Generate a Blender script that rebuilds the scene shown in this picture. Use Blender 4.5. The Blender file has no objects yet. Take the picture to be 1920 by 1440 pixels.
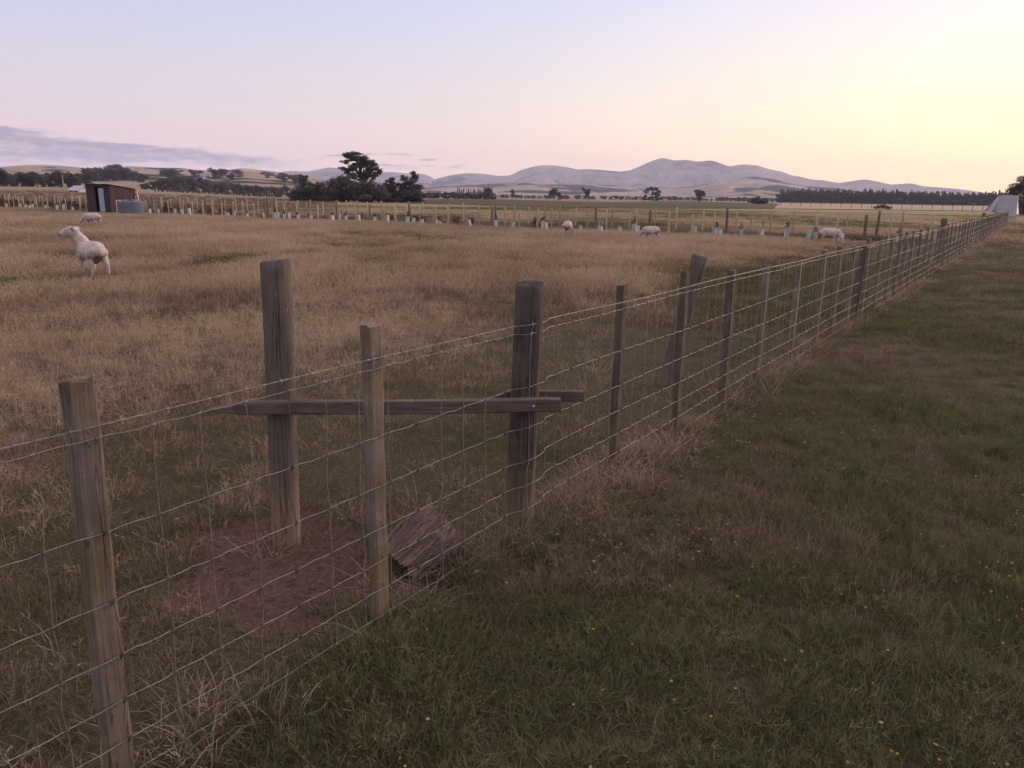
import bpy, bmesh, math, random
import numpy as np
from mathutils import Matrix, Vector

rng = np.random.default_rng(7)
random.seed(7)
R = math.radians
scene = bpy.context.scene
COL = scene.collection

# ------------------------------------------------------------------ camera
FPX, CAMH = 1440.0, 1.6
ROLL = math.atan(0.0147)
PITCH = R(13.712)
_f = np.array([0, math.cos(PITCH), -math.sin(PITCH)])
_u0 = np.array([0, math.sin(PITCH), math.cos(PITCH)])
_r0 = np.array([1.0, 0, 0])
_rt = math.cos(ROLL) * _r0 + math.sin(ROLL) * _u0
_up = -math.sin(ROLL) * _r0 + math.cos(ROLL) * _u0
cam = bpy.data.cameras.new('camera')
cam.sensor_width = 36.0
cam.lens = 27.0
cam.clip_start = 0.05
cam.clip_end = 20000
camo = bpy.data.objects.new('camera', cam)
COL.objects.link(camo)
camo.matrix_world = Matrix(((_rt[0], _up[0], -_f[0], 0), (_rt[1], _up[1], -_f[1], 0),
                            (_rt[2], _up[2], -_f[2], CAMH), (0, 0, 0, 1)))
scene.camera = camo
scene.cycles.max_bounces = 6
scene.cycles.diffuse_bounces = 3
scene.cycles.transmission_bounces = 3
scene.cycles.volume_bounces = 1
scene.cycles.transparent_max_bounces = 6


def ray(px, py):
    return _f + _rt * (px - 960) / FPX + _up * (720 - py) / FPX


def gnd(px, py, z=0.0):
    d = ray(px, py)
    t = (z - CAMH) / d[2]
    return d * t + np.array([0, 0, CAMH])


def horizon_y(px):
    return 354.5 + 0.0147 * px


def tanaz(px):
    d = ray(px, horizon_y(px))
    return d[0] / d[1]


def spot(px, dist):
    a = math.atan(tanaz(px))
    return dist * math.sin(a), dist * math.cos(a)


def tanel(px, py):
    d = ray(px, py)
    return d[2] / math.hypot(d[0], d[1])


# ------------------------------------------------------------------ world (dusk sky) and sun
SUN_AZ = R(50)
SUN_EL = R(2.0)
world = bpy.data.worlds.new('World')
scene.world = world
world.use_nodes = True


class NT:
    """small helper to write node graphs"""
    def __init__(s, nt):
        s.nt = nt
        s.nt.nodes.clear()

    def n(s, t, **kw):
        nd = s.nt.nodes.new(t)
        for k, v in kw.items():
            setattr(nd, k, v)
        return nd

    def l(s, a, b):
        s.nt.links.new(a, b)

    def put(s, sock, v):
        if hasattr(v, 'is_linked') or isinstance(v, bpy.types.NodeSocket):
            s.l(v, sock)
        else:
            sock.default_value = v

    def m(s, op, a, b=0.0, c=0.0, clamp=False):
        nd = s.n('ShaderNodeMath', operation=op, use_clamp=clamp)
        for i, v in enumerate((a, b, c)):
            if i < len(nd.inputs):
                s.put(nd.inputs[i], v)
        return nd.outputs[0]

    def smooth(s, v, lo, hi, a=0.0, b=1.0):
        nd = s.n('ShaderNodeMapRange', interpolation_type='SMOOTHSTEP')
        for i, q in enumerate((v, lo, hi, a, b)):
            s.put(nd.inputs[i], q)
        return nd.outputs[0]

    def ramp(s, v, stops, interp='LINEAR'):
        nd = s.n('ShaderNodeValToRGB')
        cr = nd.color_ramp
        cr.interpolation = interp
        while len(cr.elements) < len(stops):
            cr.elements.new(0.5)
        for e, (p, c) in zip(cr.elements, stops):
            e.position = p
            e.color = (c[0], c[1], c[2], 1)
        s.put(nd.inputs[0], v)
        return nd.outputs[0]

    def mix(s, f, a, b, blend='MIX'):
        nd = s.n('ShaderNodeMix', data_type='RGBA', blend_type=blend)
        s.put(nd.inputs[0], f)
        for sock, v in ((nd.inputs[6], a), (nd.inputs[7], b)):
            if isinstance(v, tuple):
                v = (v[0], v[1], v[2], 1)
            s.put(sock, v)
        return nd.outputs[2]

    def noise(s, vec, scale, detail=3.0, rough=0.55, dist=0.0, w=None):
        nd = s.n('ShaderNodeTexNoise')
        nd.inputs['Scale'].default_value = scale
        nd.inputs['Detail'].default_value = detail
        nd.inputs['Roughness'].default_value = rough
        nd.inputs['Distortion'].default_value = dist
        if vec is not None:
            s.l(vec, nd.inputs['Vector'])
        return nd.outputs[0]

    def scale(s, vec, xyz):
        nd = s.n('ShaderNodeVectorMath', operation='MULTIPLY')
        s.l(vec, nd.inputs[0])
        nd.inputs[1].default_value = xyz
        return nd.outputs[0]

    def comb(s, x, y, z):
        nd = s.n('ShaderNodeCombineXYZ')
        for i, v in enumerate((x, y, z)):
            s.put(nd.inputs[i], v)
        return nd.outputs[0]

    def sep(s, vec):
        nd = s.n('ShaderNodeSeparateXYZ')
        s.l(vec, nd.inputs[0])
        return nd.outputs


def build_world():
    g = NT(world.node_tree)
    out = g.n('ShaderNodeOutputWorld')
    bg = g.n('ShaderNodeBackground')
    g.l(bg.outputs[0], out.inputs[0])
    tc = g.n('ShaderNodeTexCoord')
    d = tc.outputs['Generated']
    x, y, z = g.sep(d)
    el = g.m('MULTIPLY', g.m('ARCSINE', z), 180 / math.pi)
    az = g.m('MULTIPLY', g.m('ARCTAN2', x, y), 180 / math.pi)
    hyp = g.m('SQRT', g.m('ADD', g.m('MULTIPLY', x, x), g.m('ADD', g.m('MULTIPLY', y, y), 1e-6)))
    c = g.m('DIVIDE', g.m('ADD', g.m('MULTIPLY', x, math.sin(SUN_AZ)), g.m('MULTIPLY', y, math.cos(SUN_AZ))), hyp)
    t = g.m('POWER', g.m('MULTIPLY_ADD', c, 0.5, 0.5, clamp=True), 7.0)
    p = g.m('SQRT', g.m('DIVIDE', g.m('MAXIMUM', el, 0.0), 90.0, clamp=True))
    away = g.ramp(p, [(0.0, (.395, .272, .250)), (.15, (.380, .275, .272)), (.25, (.30, .258, .284)), (.38, (.217, .238, .325)),
                      (.577, (.35, .335, .385)), (1.0, (.46, .405, .43))])
    tow = g.ramp(p, [(0.0, (.76, .44, .12)), (.12, (.76, .54, .15)), (.24, (.61, .50, .29)), (.38, (.41, .375, .40)),
                     (.577, (.51, .465, .48)), (1.0, (.46, .405, .43))])
    base = g.mix(t, away, tow)
    # physical sky adds its own faint colour variation
    sky = g.n('ShaderNodeTexSky', sky_type='NISHITA')
    sky.sun_disc = False
    sky.sun_elevation = SUN_EL
    sky.sun_rotation = SUN_AZ
    sky.air_density = 1.2
    sky.dust_density = 1.5
    sky.ozone_density = 1.5
    g.l(d, sky.inputs[0]) if sky.inputs else None
    base = g.mix(0.06, base, g.mix(1.0, sky.outputs[0], (.35, .35, .35), 'MULTIPLY'))
    # low cloud bank over the hills on the side away from the sunset
    warp = g.comb(g.m('MULTIPLY', az, 0.10), g.m('MULTIPLY', el, 0.75), 0.0)
    n1 = g.noise(warp, 1.5, 6.0, 0.58, 0.4)
    n2 = g.noise(g.comb(g.m('MULTIPLY', az, 0.30), g.m('MULTIPLY', el, 1.3), 3.0), 1.3, 5.0, 0.6, 0.3)
    n3 = g.noise(g.comb(g.m('MULTIPLY', az, 0.8), g.m('MULTIPLY', el, 3.0), 5.0), 1.2, 6.0, 0.62, 0.5)
    wob = g.m('ADD', g.m('MULTIPLY', g.m('SUBTRACT', n1, 0.5), 1.5), g.m('MULTIPLY', g.m('SUBTRACT', n3, 0.5), 0.85))
    e2 = g.m('ADD', el, wob)
    # upper edge falls from 4.3 deg at az -33 to 2.6 deg at az -15; lower edge nearly level
    topl = g.m('MULTIPLY_ADD', az, -0.085, 0.85)
    low = g.m('MULTIPLY_ADD', az, 0.010, 2.15)
    up = g.smooth(e2, g.m('SUBTRACT', topl, 0.18), g.m('ADD', topl, 0.12), 1.0, 0.0)
    lo = g.smooth(e2, g.m('SUBTRACT', low, 0.45), g.m('ADD', low, 0.25))
    fade = g.smooth(az, -19.0, -13.5, 1.0, 0.0)
    bank = g.m('MULTIPLY', g.m('MULTIPLY', up, lo), fade)
    bank = g.m('MULTIPLY', bank, g.smooth(g.m('ADD', g.m('MULTIPLY', n2, 0.5), g.m('MULTIPLY', n3, 0.5)), 0.36, 0.56, 0.45, 1.0))
    under = g.m('MULTIPLY', g.smooth(e2, 0.2, 2.2, 1.0, 0.0), g.smooth(az, -30.0, -22.0, 0.75, 0.0))
    # scattered small streaks further along
    st = g.noise(g.comb(g.m('MULTIPLY', az, 0.28), g.m('MULTIPLY', el, 1.9), 7.3), 1.25, 4.0, 0.55, 0.2)
    streak = g.m('MULTIPLY', g.smooth(st, 0.52, 0.60),
                 g.m('MULTIPLY', g.smooth(g.m('ABSOLUTE', g.m('SUBTRACT', el, 2.35)), 0.25, 0.75, 1.0, 0.0),
                     g.m('MULTIPLY', g.smooth(az, -5.0, -2.0, 1.0, 0.0), g.smooth(az, -20.0, -15.0))))
    cl = g.m('MAXIMUM', g.m('MULTIPLY', bank, 0.92), g.m('MAXIMUM', g.m('MULTIPLY', streak, 0.7), under))
    ccol = g.mix(n2, (.040, .040, .066), (.125, .105, .132))
    col = g.mix(cl, base, ccol)
    g.l(col, bg.inputs[0])
    bg.inputs[1].default_value = 1.0


build_world()
sun = bpy.data.lights.new('sun', 'SUN')
sun.energy = 1.4
sun.angle = R(24)
sun.color = (1.0, 0.72, 0.58)
suno = bpy.data.objects.new('sun', sun)
COL.objects.link(suno)
_sd = Vector((math.sin(SUN_AZ) * math.cos(R(9)), math.cos(SUN_AZ) * math.cos(R(9)), math.sin(R(9))))
suno.rotation_euler = _sd.to_track_quat('Z', 'Y').to_euler()
vs = scene.view_settings
vs.view_transform = 'Standard'
vs.look = 'None'
vs.exposure = 1.44
vs.gamma = 1.0


# ------------------------------------------------------------------ helpers
def tag(o, label=None, cat=None, group=None, kind=None):
    if label:
        o['label'] = label
    if cat:
        o['category'] = cat
    if group:
        o['group'] = group
    if kind:
        o['kind'] = kind
    return o


def mesh(name, v, f, mat=None, smooth=False):
    me = bpy.data.meshes.new(name)
    if isinstance(v, np.ndarray):
        v = v.tolist()
    if isinstance(f, np.ndarray):
        f = f.tolist()
    me.from_pydata(v, [], f)
    if mat:
        me.materials.append(mat)
    if smooth:
        me.polygons.foreach_set('use_smooth', [True] * len(me.polygons))
    me.update()
    return me


def link(name, me, parent=None, loc=(0, 0, 0), rz=0.0):
    o = bpy.data.objects.new(name, me)
    COL.objects.link(o)
    if parent is not None:
        o.parent = parent
    o.location = loc
    o.rotation_euler = (0, 0, rz)
    return o


def empty(name, loc=(0, 0, 0), rz=0.0):
    o = link(name, None, None, loc, rz)
    o.empty_display_size = 0.2
    return o


class MB:
    """mesh builder: collects shapes, builds one mesh"""
    def __init__(s):
        s.v, s.f = [], []

    def add(s, v, f):
        k = len(s.v)
        s.v += [tuple(p) for p in v]
        s.f += [tuple(i + k for i in q) for q in f]

    def box(s, x0, x1, y0, y1, z0, z1):
        s.add([(x0, y0, z0), (x1, y0, z0), (x1, y1, z0), (x0, y1, z0), (x0, y0, z1), (x1, y0, z1), (x1, y1, z1), (x0, y1, z1)],
              [(0, 3, 2, 1), (4, 5, 6, 7), (0, 1, 5, 4), (1, 2, 6, 5), (2, 3, 7, 6), (3, 0, 4, 7)])

    def tube(s, pts, rad, n=6, cap=True):
        pts = [np.array(p, float) for p in pts]
        if not hasattr(rad, '__len__'):
            rad = [rad] * len(pts)
        k = len(s.v)
        a = None
        for i, p in enumerate(pts):
            d = pts[min(i + 1, len(pts) - 1)] - pts[max(i - 1, 0)]
            d = d / (np.linalg.norm(d) + 1e-9)
            if a is None:
                h = np.array([0, 0, 1.0]) if abs(d[2]) < 0.9 else np.array([1.0, 0, 0])
                a = np.cross(d, h)
            a = a - d * (a @ d)
            a = a / (np.linalg.norm(a) + 1e-9)
            b = np.cross(d, a)
            for j in range(n):
                w = 2 * math.pi * j / n
                s.v.append(tuple(p + rad[i] * (math.cos(w) * a + math.sin(w) * b)))
        for i in range(len(pts) - 1):
            for j in range(n):
                q = k + i * n
                s.f.append((q + j, q + (j + 1) % n, q + n + (j + 1) % n, q + n + j))
        if cap:
            s.f.append(tuple(k + j for j in range(n))[::-1])
            s.f.append(tuple(k + (len(pts) - 1) * n + j for j in range(n)))

    def mesh(s, name, mat, smooth=False):
        return mesh(name, s.v, s.f, mat, smooth)

    def build(s, name, mat, parent=None, smooth=False, loc=(0, 0, 0), rz=0.0):
        return link(name, s.mesh(name, mat, smooth), parent, loc, rz)


def vnoise(x, y, seed=0):
    """value noise in numpy, 0..1"""
    x = np.asarray(x, float)
    y = np.asarray(y, float)
    xi, yi = np.floor(x), np.floor(y)
    fx, fy = x - xi, y - yi
    fx = fx * fx * (3 - 2 * fx)
    fy = fy * fy * (3 - 2 * fy)

    def h(a, b):
        v = np.sin(a * 127.1 + b * 311.7 + seed * 74.7) * 43758.5453
        return v - np.floor(v)
    return (h(xi, yi) * (1 - fx) + h(xi + 1, yi) * fx) * (1 - fy) + (h(xi, yi + 1) * (1 - fx) + h(xi + 1, yi + 1) * fx) * fy


def fbm(x, y, seed=0, oct=4):
    a, s, t = 0.5, 0.0, 0.0
    for i in range(oct):
        s = s + a * vnoise(np.asarray(x) * 2 ** i, np.asarray(y) * 2 ** i, seed + i * 3)
        t += a
        a *= 0.5
    return s / t


def sstep(a, b, x):
    t = np.clip((np.asarray(x, float) - a) / (b - a), 0, 1)
    return t * t * (3 - 2 * t)


# ------------------------------------------------------------------ materials
def principled(name, rough=0.85, spec=0.2):
    m = bpy.data.materials.new(name)
    m.use_nodes = True
    g = NT(m.node_tree)
    out = g.n('ShaderNodeOutputMaterial')
    b = g.n('ShaderNodeBsdfPrincipled')
    b.inputs['Roughness'].default_value = rough
    b.inputs['Specular IOR Level'].default_value = spec
    g.l(b.outputs[0], out.inputs[0])
    return m, g, b


def bump(g, b, h, strength, dist):
    n = g.n('ShaderNodeBump')
    n.inputs['Strength'].default_value = strength
    n.inputs['Distance'].default_value = dist
    g.l(h, n.inputs['Height'])
    g.l(n.outputs[0], b.inputs['Normal'])


def objcoord(g):
    return g.n('ShaderNodeTexCoord').outputs['Object']


def wpos(g):
    return g.n('ShaderNodeNewGeometry').outputs['Position']


def m_plain(name, col, var=0.25, scale=6.0, rough=0.85, spec=0.2, metal=0.0):
    m, g, b = principled(name, rough, spec)
    n = g.noise(objcoord(g), scale, 5, 0.6)
    lo = tuple(c * (1 - var) for c in col)
    hi = tuple(min(1, c * (1 + var)) for c in col)
    g.l(g.ramp(n, [(.3, lo), (.7, hi)]), b.inputs['Base Color'])
    b.inputs['Metallic'].default_value = metal
    return m


def m_wood(name, dark, light, low=None, moss=0.3, axis='z', cracks=1.0):
    """weathered timber: grain along one axis, checks, lichen"""
    m, g, b = principled(name, 0.9, 0.12)
    o = objcoord(g)
    oi = g.n('ShaderNodeObjectInfo')
    off = g.n('ShaderNodeVectorMath', operation='ADD')
    g.l(o, off.inputs[0])
    g.l(g.comb(g.m('MULTIPLY', oi.outputs['Random'], 13.0), 0.0, g.m('MULTIPLY', oi.outputs['Random'], 7.0)), off.inputs[1])
    v = off.outputs[0]
    st = (85, 85, 3.0) if axis == 'z' else (3.0, 85, 85)
    grain = g.noise(g.scale(v, st), 1.0, 6, 0.65, 0.3)
    blot = g.noise(v, 7.0, 6, 0.65)
    fine = g.noise(g.scale(v, tuple(2.5 * k for k in st)), 1.0, 3, 0.6)
    f = g.m('ADD', g.m('MULTIPLY', grain, 0.52), g.m('MULTIPLY', blot, 0.52))
    col = g.ramp(f, [(.33, dark), (.62, light)])
    x, y, z = g.sep(o)
    if low is not None:
        k = g.smooth(g.m('ADD', z, g.m('MULTIPLY', blot, 0.5)), low[1] - 0.12, low[1] + 0.30, 1.0, 0.0)
        col = g.mix(g.m('MULTIPLY', k, 0.9), col, g.ramp(f, [(.3, tuple(c * .55 for c in low[0])), (.65, low[0])]))
    if moss:
        mm = g.noise(v, 9.0, 6, 0.7)
        k = g.m('MULTIPLY', g.smooth(mm, 0.42, 0.62), moss)
        col = g.mix(k, col, (.130, .094, .034))
        ll = g.noise(v, 46.0, 3, 0.6)
        col = g.mix(g.m('MULTIPLY', g.smooth(ll, 0.66, 0.75), 0.5), col, (.30, .29, .25))
    # dark drying checks along the grain
    ck = g.noise(g.scale(v, (26, 26, .8) if axis == 'z' else (.8, 26, 26)), 1.0, 2, 0.5)
    line = g.smooth(g.m('ABSOLUTE', g.m('SUBTRACT', ck, 0.5)), 0.0, 0.008, 1.0, 0.0)
    col = g.mix(g.m('MULTIPLY', line, 0.55 * cracks), col, tuple(c * .3 for c in dark))
    var = g.m('MULTIPLY_ADD', oi.outputs['Random'], 0.5, 0.75)
    col = g.mix(1.0, col, g.comb(var, var, var), 'MULTIPLY')
    g.l(col, b.inputs['Base Color'])
    h = g.m('SUBTRACT', g.m('ADD', grain, g.m('MULTIPLY', fine, 0.5)), g.m('MULTIPLY', line, 1.5 * cracks))
    bump(g, b, h, 0.7, 0.004)
    return m


M = {}
M['batten'] = m_wood('batten_wood', (.050, .038, .034), (.20, .155, .132), ((.18, .13, .085), 0.35), 0.55)
M['post'] = m_wood('round_post_wood', (.042, .032, .032), (.125, .098, .092), ((.25, .172, .118), 0.40), 0.28)
M['rail'] = m_wood('rail_wood', (.044, .032, .030), (.125, .092, .082), None, 0.2, 'x')
M['grey_post'] = m_wood('grey_post_wood', (.050, .039, .037), (.135, .105, .095), ((.20, .145, .12), 0.3), 0.2)
M['far_post'] = m_wood('far_post_wood', (.20, .145, .11), (.46, .36, .28), None, 0.05)
M['far_post_dark'] = m_wood('far_post_dark_wood', (.075, .056, .05), (.20, .15, .125), None, 0.1)
M['log'] = m_wood('log_wood', (.048, .030, .025), (.26, .178, .150), None, 0.10, 'x', 1.2)
M['log_dark'] = m_plain('rotten_wood', (.030, .020, .018), .5, 30)
M['wire'] = m_plain('galvanised_wire', (.24, .21, .20), .35, 40, 0.5, 0.5, 0.35)
M['rust'] = m_plain('rusty_wire', (.13, .10, .088), .4, 40, 0.6, 0.4, 0.3)
M['white_pvc'] = m_plain('white_pvc', (.72, .70, .70), .05, 3, 0.5)
M['tank'] = m_plain('tank_plastic', (.135, .135, .160), .08, 1.0, 0.85, 0.1)
M['guard'] = m_plain('guard_plastic', (.47, .54, .50), .12, 9, 0.6)
M['guard_white'] = m_plain('guard_plastic_pale', (.56, .55, .49), .2, 9, 0.6)
M['tarp'] = m_plain('white_tarpaulin', (.34, .33, .37), .12, .8, 0.5)
M['iron'] = m_plain('roof_iron', (.24, .21, .21), .25, 2, 0.5, 0.4, 0.3)
M['dark_wall'] = m_plain('dark_plywood', (.050, .045, .058), .25, 2)
M['door_pale'] = m_plain('pale_door', (.34, .35, .42), .06, 2)
M['pale_iron'] = m_plain('pale_iron', (.36, .36, .40), .1, 2, .5)
M['white_wall'] = m_plain('white_weatherboard', (.62, .58, .56), .08, 2)
M['bark'] = m_plain('bark', (.060, .047, .042), .4, 1.5)
M['eye'] = m_plain('eye_dark', (.012, .010, .010), .1, 2, 0.2, 0.5)



def m_leaf(name, a, b_, back=0.25):
    m = bpy.data.materials.new(name)
    m.use_nodes = True
    g = NT(m.node_tree)
    out = g.n('ShaderNodeOutputMaterial')
    df = g.n('ShaderNodeBsdfDiffuse')
    tr = g.n('ShaderNodeBsdfTranslucent')
    mx = g.n('ShaderNodeMixShader')
    mx.inputs[0].default_value = back
    at = g.n('ShaderNodeAttribute', attribute_name='tone')
    oi = g.n('ShaderNodeObjectInfo')
    f = g.m('ADD', g.m('MULTIPLY', at.outputs['Fac'], 0.8), g.m('MULTIPLY', oi.outputs['Random'], 0.2))
    col = g.mix(f, a, b_)
    g.l(col, df.inputs[0])
    g.l(col, tr.inputs[0])
    g.l(df.outputs[0], mx.inputs[1])
    g.l(tr.outputs[0], mx.inputs[2])
    g.l(mx.outputs[0], out.inputs[0])
    return m


M['conifer'] = m_leaf('conifer_foliage', (.085, .082, .082), (.160, .148, .132), 0.38)
M['broadleaf'] = m_leaf('broadleaf_foliage', (.080, .076, .068), (.15, .135, .108), 0.38)
M['willow'] = m_leaf('grey_green_foliage', (.09, .10, .065), (.17, .17, .11))
M['poplar'] = m_leaf('thin_poplar_twigs', (.12, .10, .08), (.20, .16, .13))
M['shrub_red'] = m_leaf('reddish_shrub_foliage', (.085, .052, .042), (.18, .11, .08))
M['shrub_green'] = m_leaf('green_shrub_foliage', (.065, .068, .042), (.14, .13, .08))


# ------------------------------------------------------------------ terrain
FD = np.array([0.5543, 0.8323])          # direction of the wire fence
FN = np.array([0.8323, -0.5543])         # towards the mown side


def fence_x(y):
    return -0.48 + 0.666 * (y - 2.64)


def fence_side(x, y):
    """signed distance to the wire fence, positive on the mown side"""
    return (np.asarray(x) - (-0.48)) * FN[0] + (np.asarray(y) - 2.64) * FN[1]


def dirt(x, y):
    """1 inside the trampled bare patch"""
    u = (np.asarray(x) + 1.03) / 0.50
    v = (np.asarray(y) - 3.17) / 0.50
    n = fbm(np.asarray(x) * 3.4, np.asarray(y) * 3.4, 5, 5)
    d1 = np.sqrt(u * u + v * v) + (n - 0.5) * 1.5
    u2 = (np.asarray(x) + 0.40) / 0.34
    v2 = (np.asarray(y) - 2.92) / 0.17
    d2 = np.sqrt(u2 * u2 + v2 * v2) + (n - 0.5) * 1.0
    return np.maximum(1 - sstep(0.75, 1.15, d1), 0.8 * (1 - sstep(0.7, 1.15, d2)))


def gz(x, y):
    x = np.asarray(x, float)
    y = np.asarray(y, float)
    r = np.hypot(x, y)
    near = 1 - sstep(25, 60, r)
    z = near * (0.07 * (fbm(x * 0.8, y * 0.8, 1) - 0.5) + 0.035 * (fbm(x * 3.2, y * 3.2, 2, 3) - 0.5))
    z = z - 0.045 * dirt(x, y) * (1 + 0.9 * (fbm(x * 9, y * 9, 71, 3) - 0.5))
    a = np.degrees(np.arctan2(x, np.maximum(y, 1e-3)))
    z = z + sstep(95, 420, r) * sstep(-14, -30, a) * 3.2
    return z


def build_ground():
    az = np.concatenate([np.linspace(-50, 50, 321), np.linspace(50, 310, 60)[1:-1]])
    rr = np.concatenate([[0.4], np.geomspace(0.7, 9000, 330)])
    A, RR = np.meshgrid(np.radians(az), rr)
    X, Y = RR * np.sin(A), RR * np.cos(A)
    Z = gz(X, Y)
    v = np.stack([X, Y, Z], -1).reshape(-1, 3)
    n, mrow = len(az), len(rr)
    f = []
    for i in range(mrow - 1):
        for j in range(n):
            k = (j + 1) % n
            f.append((i * n + j, (i + 1) * n + j, (i + 1) * n + k, i * n + k))
    v = np.vstack([v, [[0, 0, 0]]])
    c = len(v) - 1
    for j in range(n):
        f.append((c, j, (j + 1) % n))
    m, g, b = principled('pasture_ground', 0.95, 0.05)
    p = wpos(g)
    x, y, z = g.sep(p)
    big = g.noise(g.scale(p, (1, 1, 0)), 0.35, 4, 0.6)
    mid = g.noise(p, 2.6, 5, 0.65)
    fine = g.noise(p, 38.0, 5, 0.7)
    straw = g.noise(g.scale(p, (90, 30, 30)), 1.0, 4, 0.7, 1.2)
    dry = g.ramp(fine, [(.30, (.075, .050, .036)), (.55, (.19, .130, .090)), (.75, (.28, .20, .14))])
    green = g.ramp(fine, [(.30, (.032, .028, .017)), (.70, (.105, .086, .052))])
    side = g.m('ADD', g.m('MULTIPLY', g.m('ADD', x, 0.48), FN[0]), g.m('MULTIPLY', g.m('SUBTRACT', y, 2.64), FN[1]))
    lawn = g.smooth(g.m('ADD', side, g.m('MULTIPLY', g.m('SUBTRACT', mid, 0.5), 0.5)), -0.05, 0.25)
    nearf = g.smooth(g.m('MULTIPLY', side, -1.0), 1.0, 6.0, 0.22, 0.0)
    pad = g.mix(g.smooth(g.m('ADD', nearf, g.m('ADD', g.m('MULTIPLY', big, 0.6), g.m('MULTIPLY', mid, 0.4))), 0.46, 0.62), dry, green)
    lawnc = g.mix(g.smooth(mid, 0.42, 0.62), green, g.ramp(fine, [(.3, (.035, .024, .017)), (.7, (.105, .072, .048))]))
    col = g.mix(lawn, pad, lawnc)
    # bare trampled soil
    at = g.n('ShaderNodeAttribute', attribute_name='soil')
    soil = g.ramp(g.m('ADD', g.m('MULTIPLY', fine, 0.6), g.m('MULTIPLY', straw, 0.4)),
                  [(.34, (.048, .028, .024)), (.54, (.115, .070, .058)), (.72, (.19, .125, .103))])
    col = g.mix(g.smooth(g.m('ADD', at.outputs['Fac'], g.m('MULTIPLY', g.m('SUBTRACT', fine, 0.5), 0.5)), 0.3, 0.6), col, soil)
    # beyond the paddock
    dist = g.m('SQRT', g.m('ADD', g.m('MULTIPLY', x, x), g.m('MULTIPLY', y, y)))
    farn = g.noise(g.scale(p, (.02, .006, 0)), 1.0, 5, 0.6)
    farc = g.ramp(farn, [(.35, (.15, .105, .072)), (.65, (.26, .185, .125))])
    col = g.mix(g.smooth(dist, 70, 110), col, farc)
    g.l(col, b.inputs['Base Color'])
    bump(g, b, g.m('ADD', fine, g.m('MULTIPLY', straw, 0.6)), 0.9, 0.02)
    me = mesh('ground', v, f, m, True)
    a_ = me.attributes.new('soil', 'FLOAT', 'POINT')
    a_.data.foreach_set('value', dirt(v[:, 0], v[:, 1]).astype(np.float32))
    return tag(link('ground', me), kind='structure')


build_ground()


def field(name, pts, c0, c1, z, scale=(.05, .05, 0), label=None):
    """a far field lying as a sheet on the plain; pts are plan positions"""
    m, g, b = principled(name + '_crop', 0.95, 0.05)
    p = wpos(g)
    n = g.noise(g.scale(p, scale), 1.0, 6, 0.65)
    n2 = g.noise(p, 1.4, 4, 0.7)
    g.l(g.ramp(g.m('ADD', g.m('MULTIPLY', n, 0.65), g.m('MULTIPLY', n2, 0.35)), [(.34, c0), (.64, c1)]), b.inputs['Base Color'])
    bump(g, b, n2, 0.6, 0.25)
    me = mesh(name, [(x, y, z) for x, y in pts], [tuple(range(len(pts)))], m)
    return tag(link(name, me), kind='structure')


def pp(*l):
    return [tuple(gnd(px, py, 0.05)[:2]) for px, py in l]


# green pasture behind the far fence, darker crop strip behind it, dry stubble beyond
field('pasture_field', pp((300, 386), (560, 395), (760, 403), (1000, 412), (1200, 419), (1450, 427), (1720, 432), (1860, 420), (1900, 404),
                          (1846, 396.5), (1640, 394), (1440, 391.5), (1000, 386.5), (860, 382.5), (700, 381), (560, 377.5), (420, 373)),
      (.15, .132, .058), (.28, .235, .115), 0.045, (.10, .03, 0))
field('crop_field', pp((760, 381.5), (860, 383.2), (1000, 388.8), (1240, 391), (1448, 391.8), (1462, 382.5), (1300, 377.4), (1200, 378.2),
                       (1120, 379.2), (1000, 376), (920, 373.6), (790, 373.5)),
      (.052, .044, .026), (.105, .084, .050), 0.11, (.03, .008, 0))
field('stubble_field', pp((1450, 391.4), (1640, 393.2), (1846, 395.8), (1880, 392), (1850, 386.5), (1640, 383.5), (1462, 381.8)),
      (.25, .185, .125), (.37, .275, .19), 0.10, (.04, .006, 0))


# ------------------------------------------------------------------ hills
def m_hill(name, c0, c1, forest, cover, fscale):
    m, g, b = principled(name, 1.0, 0.0)
    p = wpos(g)
    n = g.noise(p, 0.0030, 6, 0.62)
    n2 = g.noise(p, 0.012, 6, 0.7, 0.8)
    col = g.ramp(g.m('ADD', g.m('MULTIPLY', n, 0.5), g.m('MULTIPLY', n2, 0.5)), [(.36, c0), (.64, c1)])
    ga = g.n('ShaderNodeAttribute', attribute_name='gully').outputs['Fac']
    col = g.mix(g.m('MULTIPLY', ga, 0.62), col, tuple(c * 1.3 for c in forest))  # gullies painted darker in a scrub tone, standing in for relief shading
    n3 = g.noise(p, 0.05, 5, 0.7)
    col = g.mix(g.m('MULTIPLY', g.smooth(n3, 0.56, 0.66), 0.55), col, tuple(c * 1.6 for c in forest))
    fo = g.noise(g.scale(p, (1, 1, 2.2)), fscale, 3, 0.5, 0.6)
    fo2 = g.noise(g.scale(p, (1, 1, 3.0)), fscale * 5, 3, 0.55)
    k = g.smooth(g.m('ADD', fo, g.m('MULTIPLY', g.m('SUBTRACT', fo2, 0.5), 0.18)), cover, cover + 0.012)
    tn = g.noise(p, 0.09, 3, 0.7)
    col = g.mix(k, col, g.mix(tn, tuple(c * .6 for c in forest), tuple(c * 1.4 for c in forest)))
    g.l(col, b.inputs['Base Color'])
    return m


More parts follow.
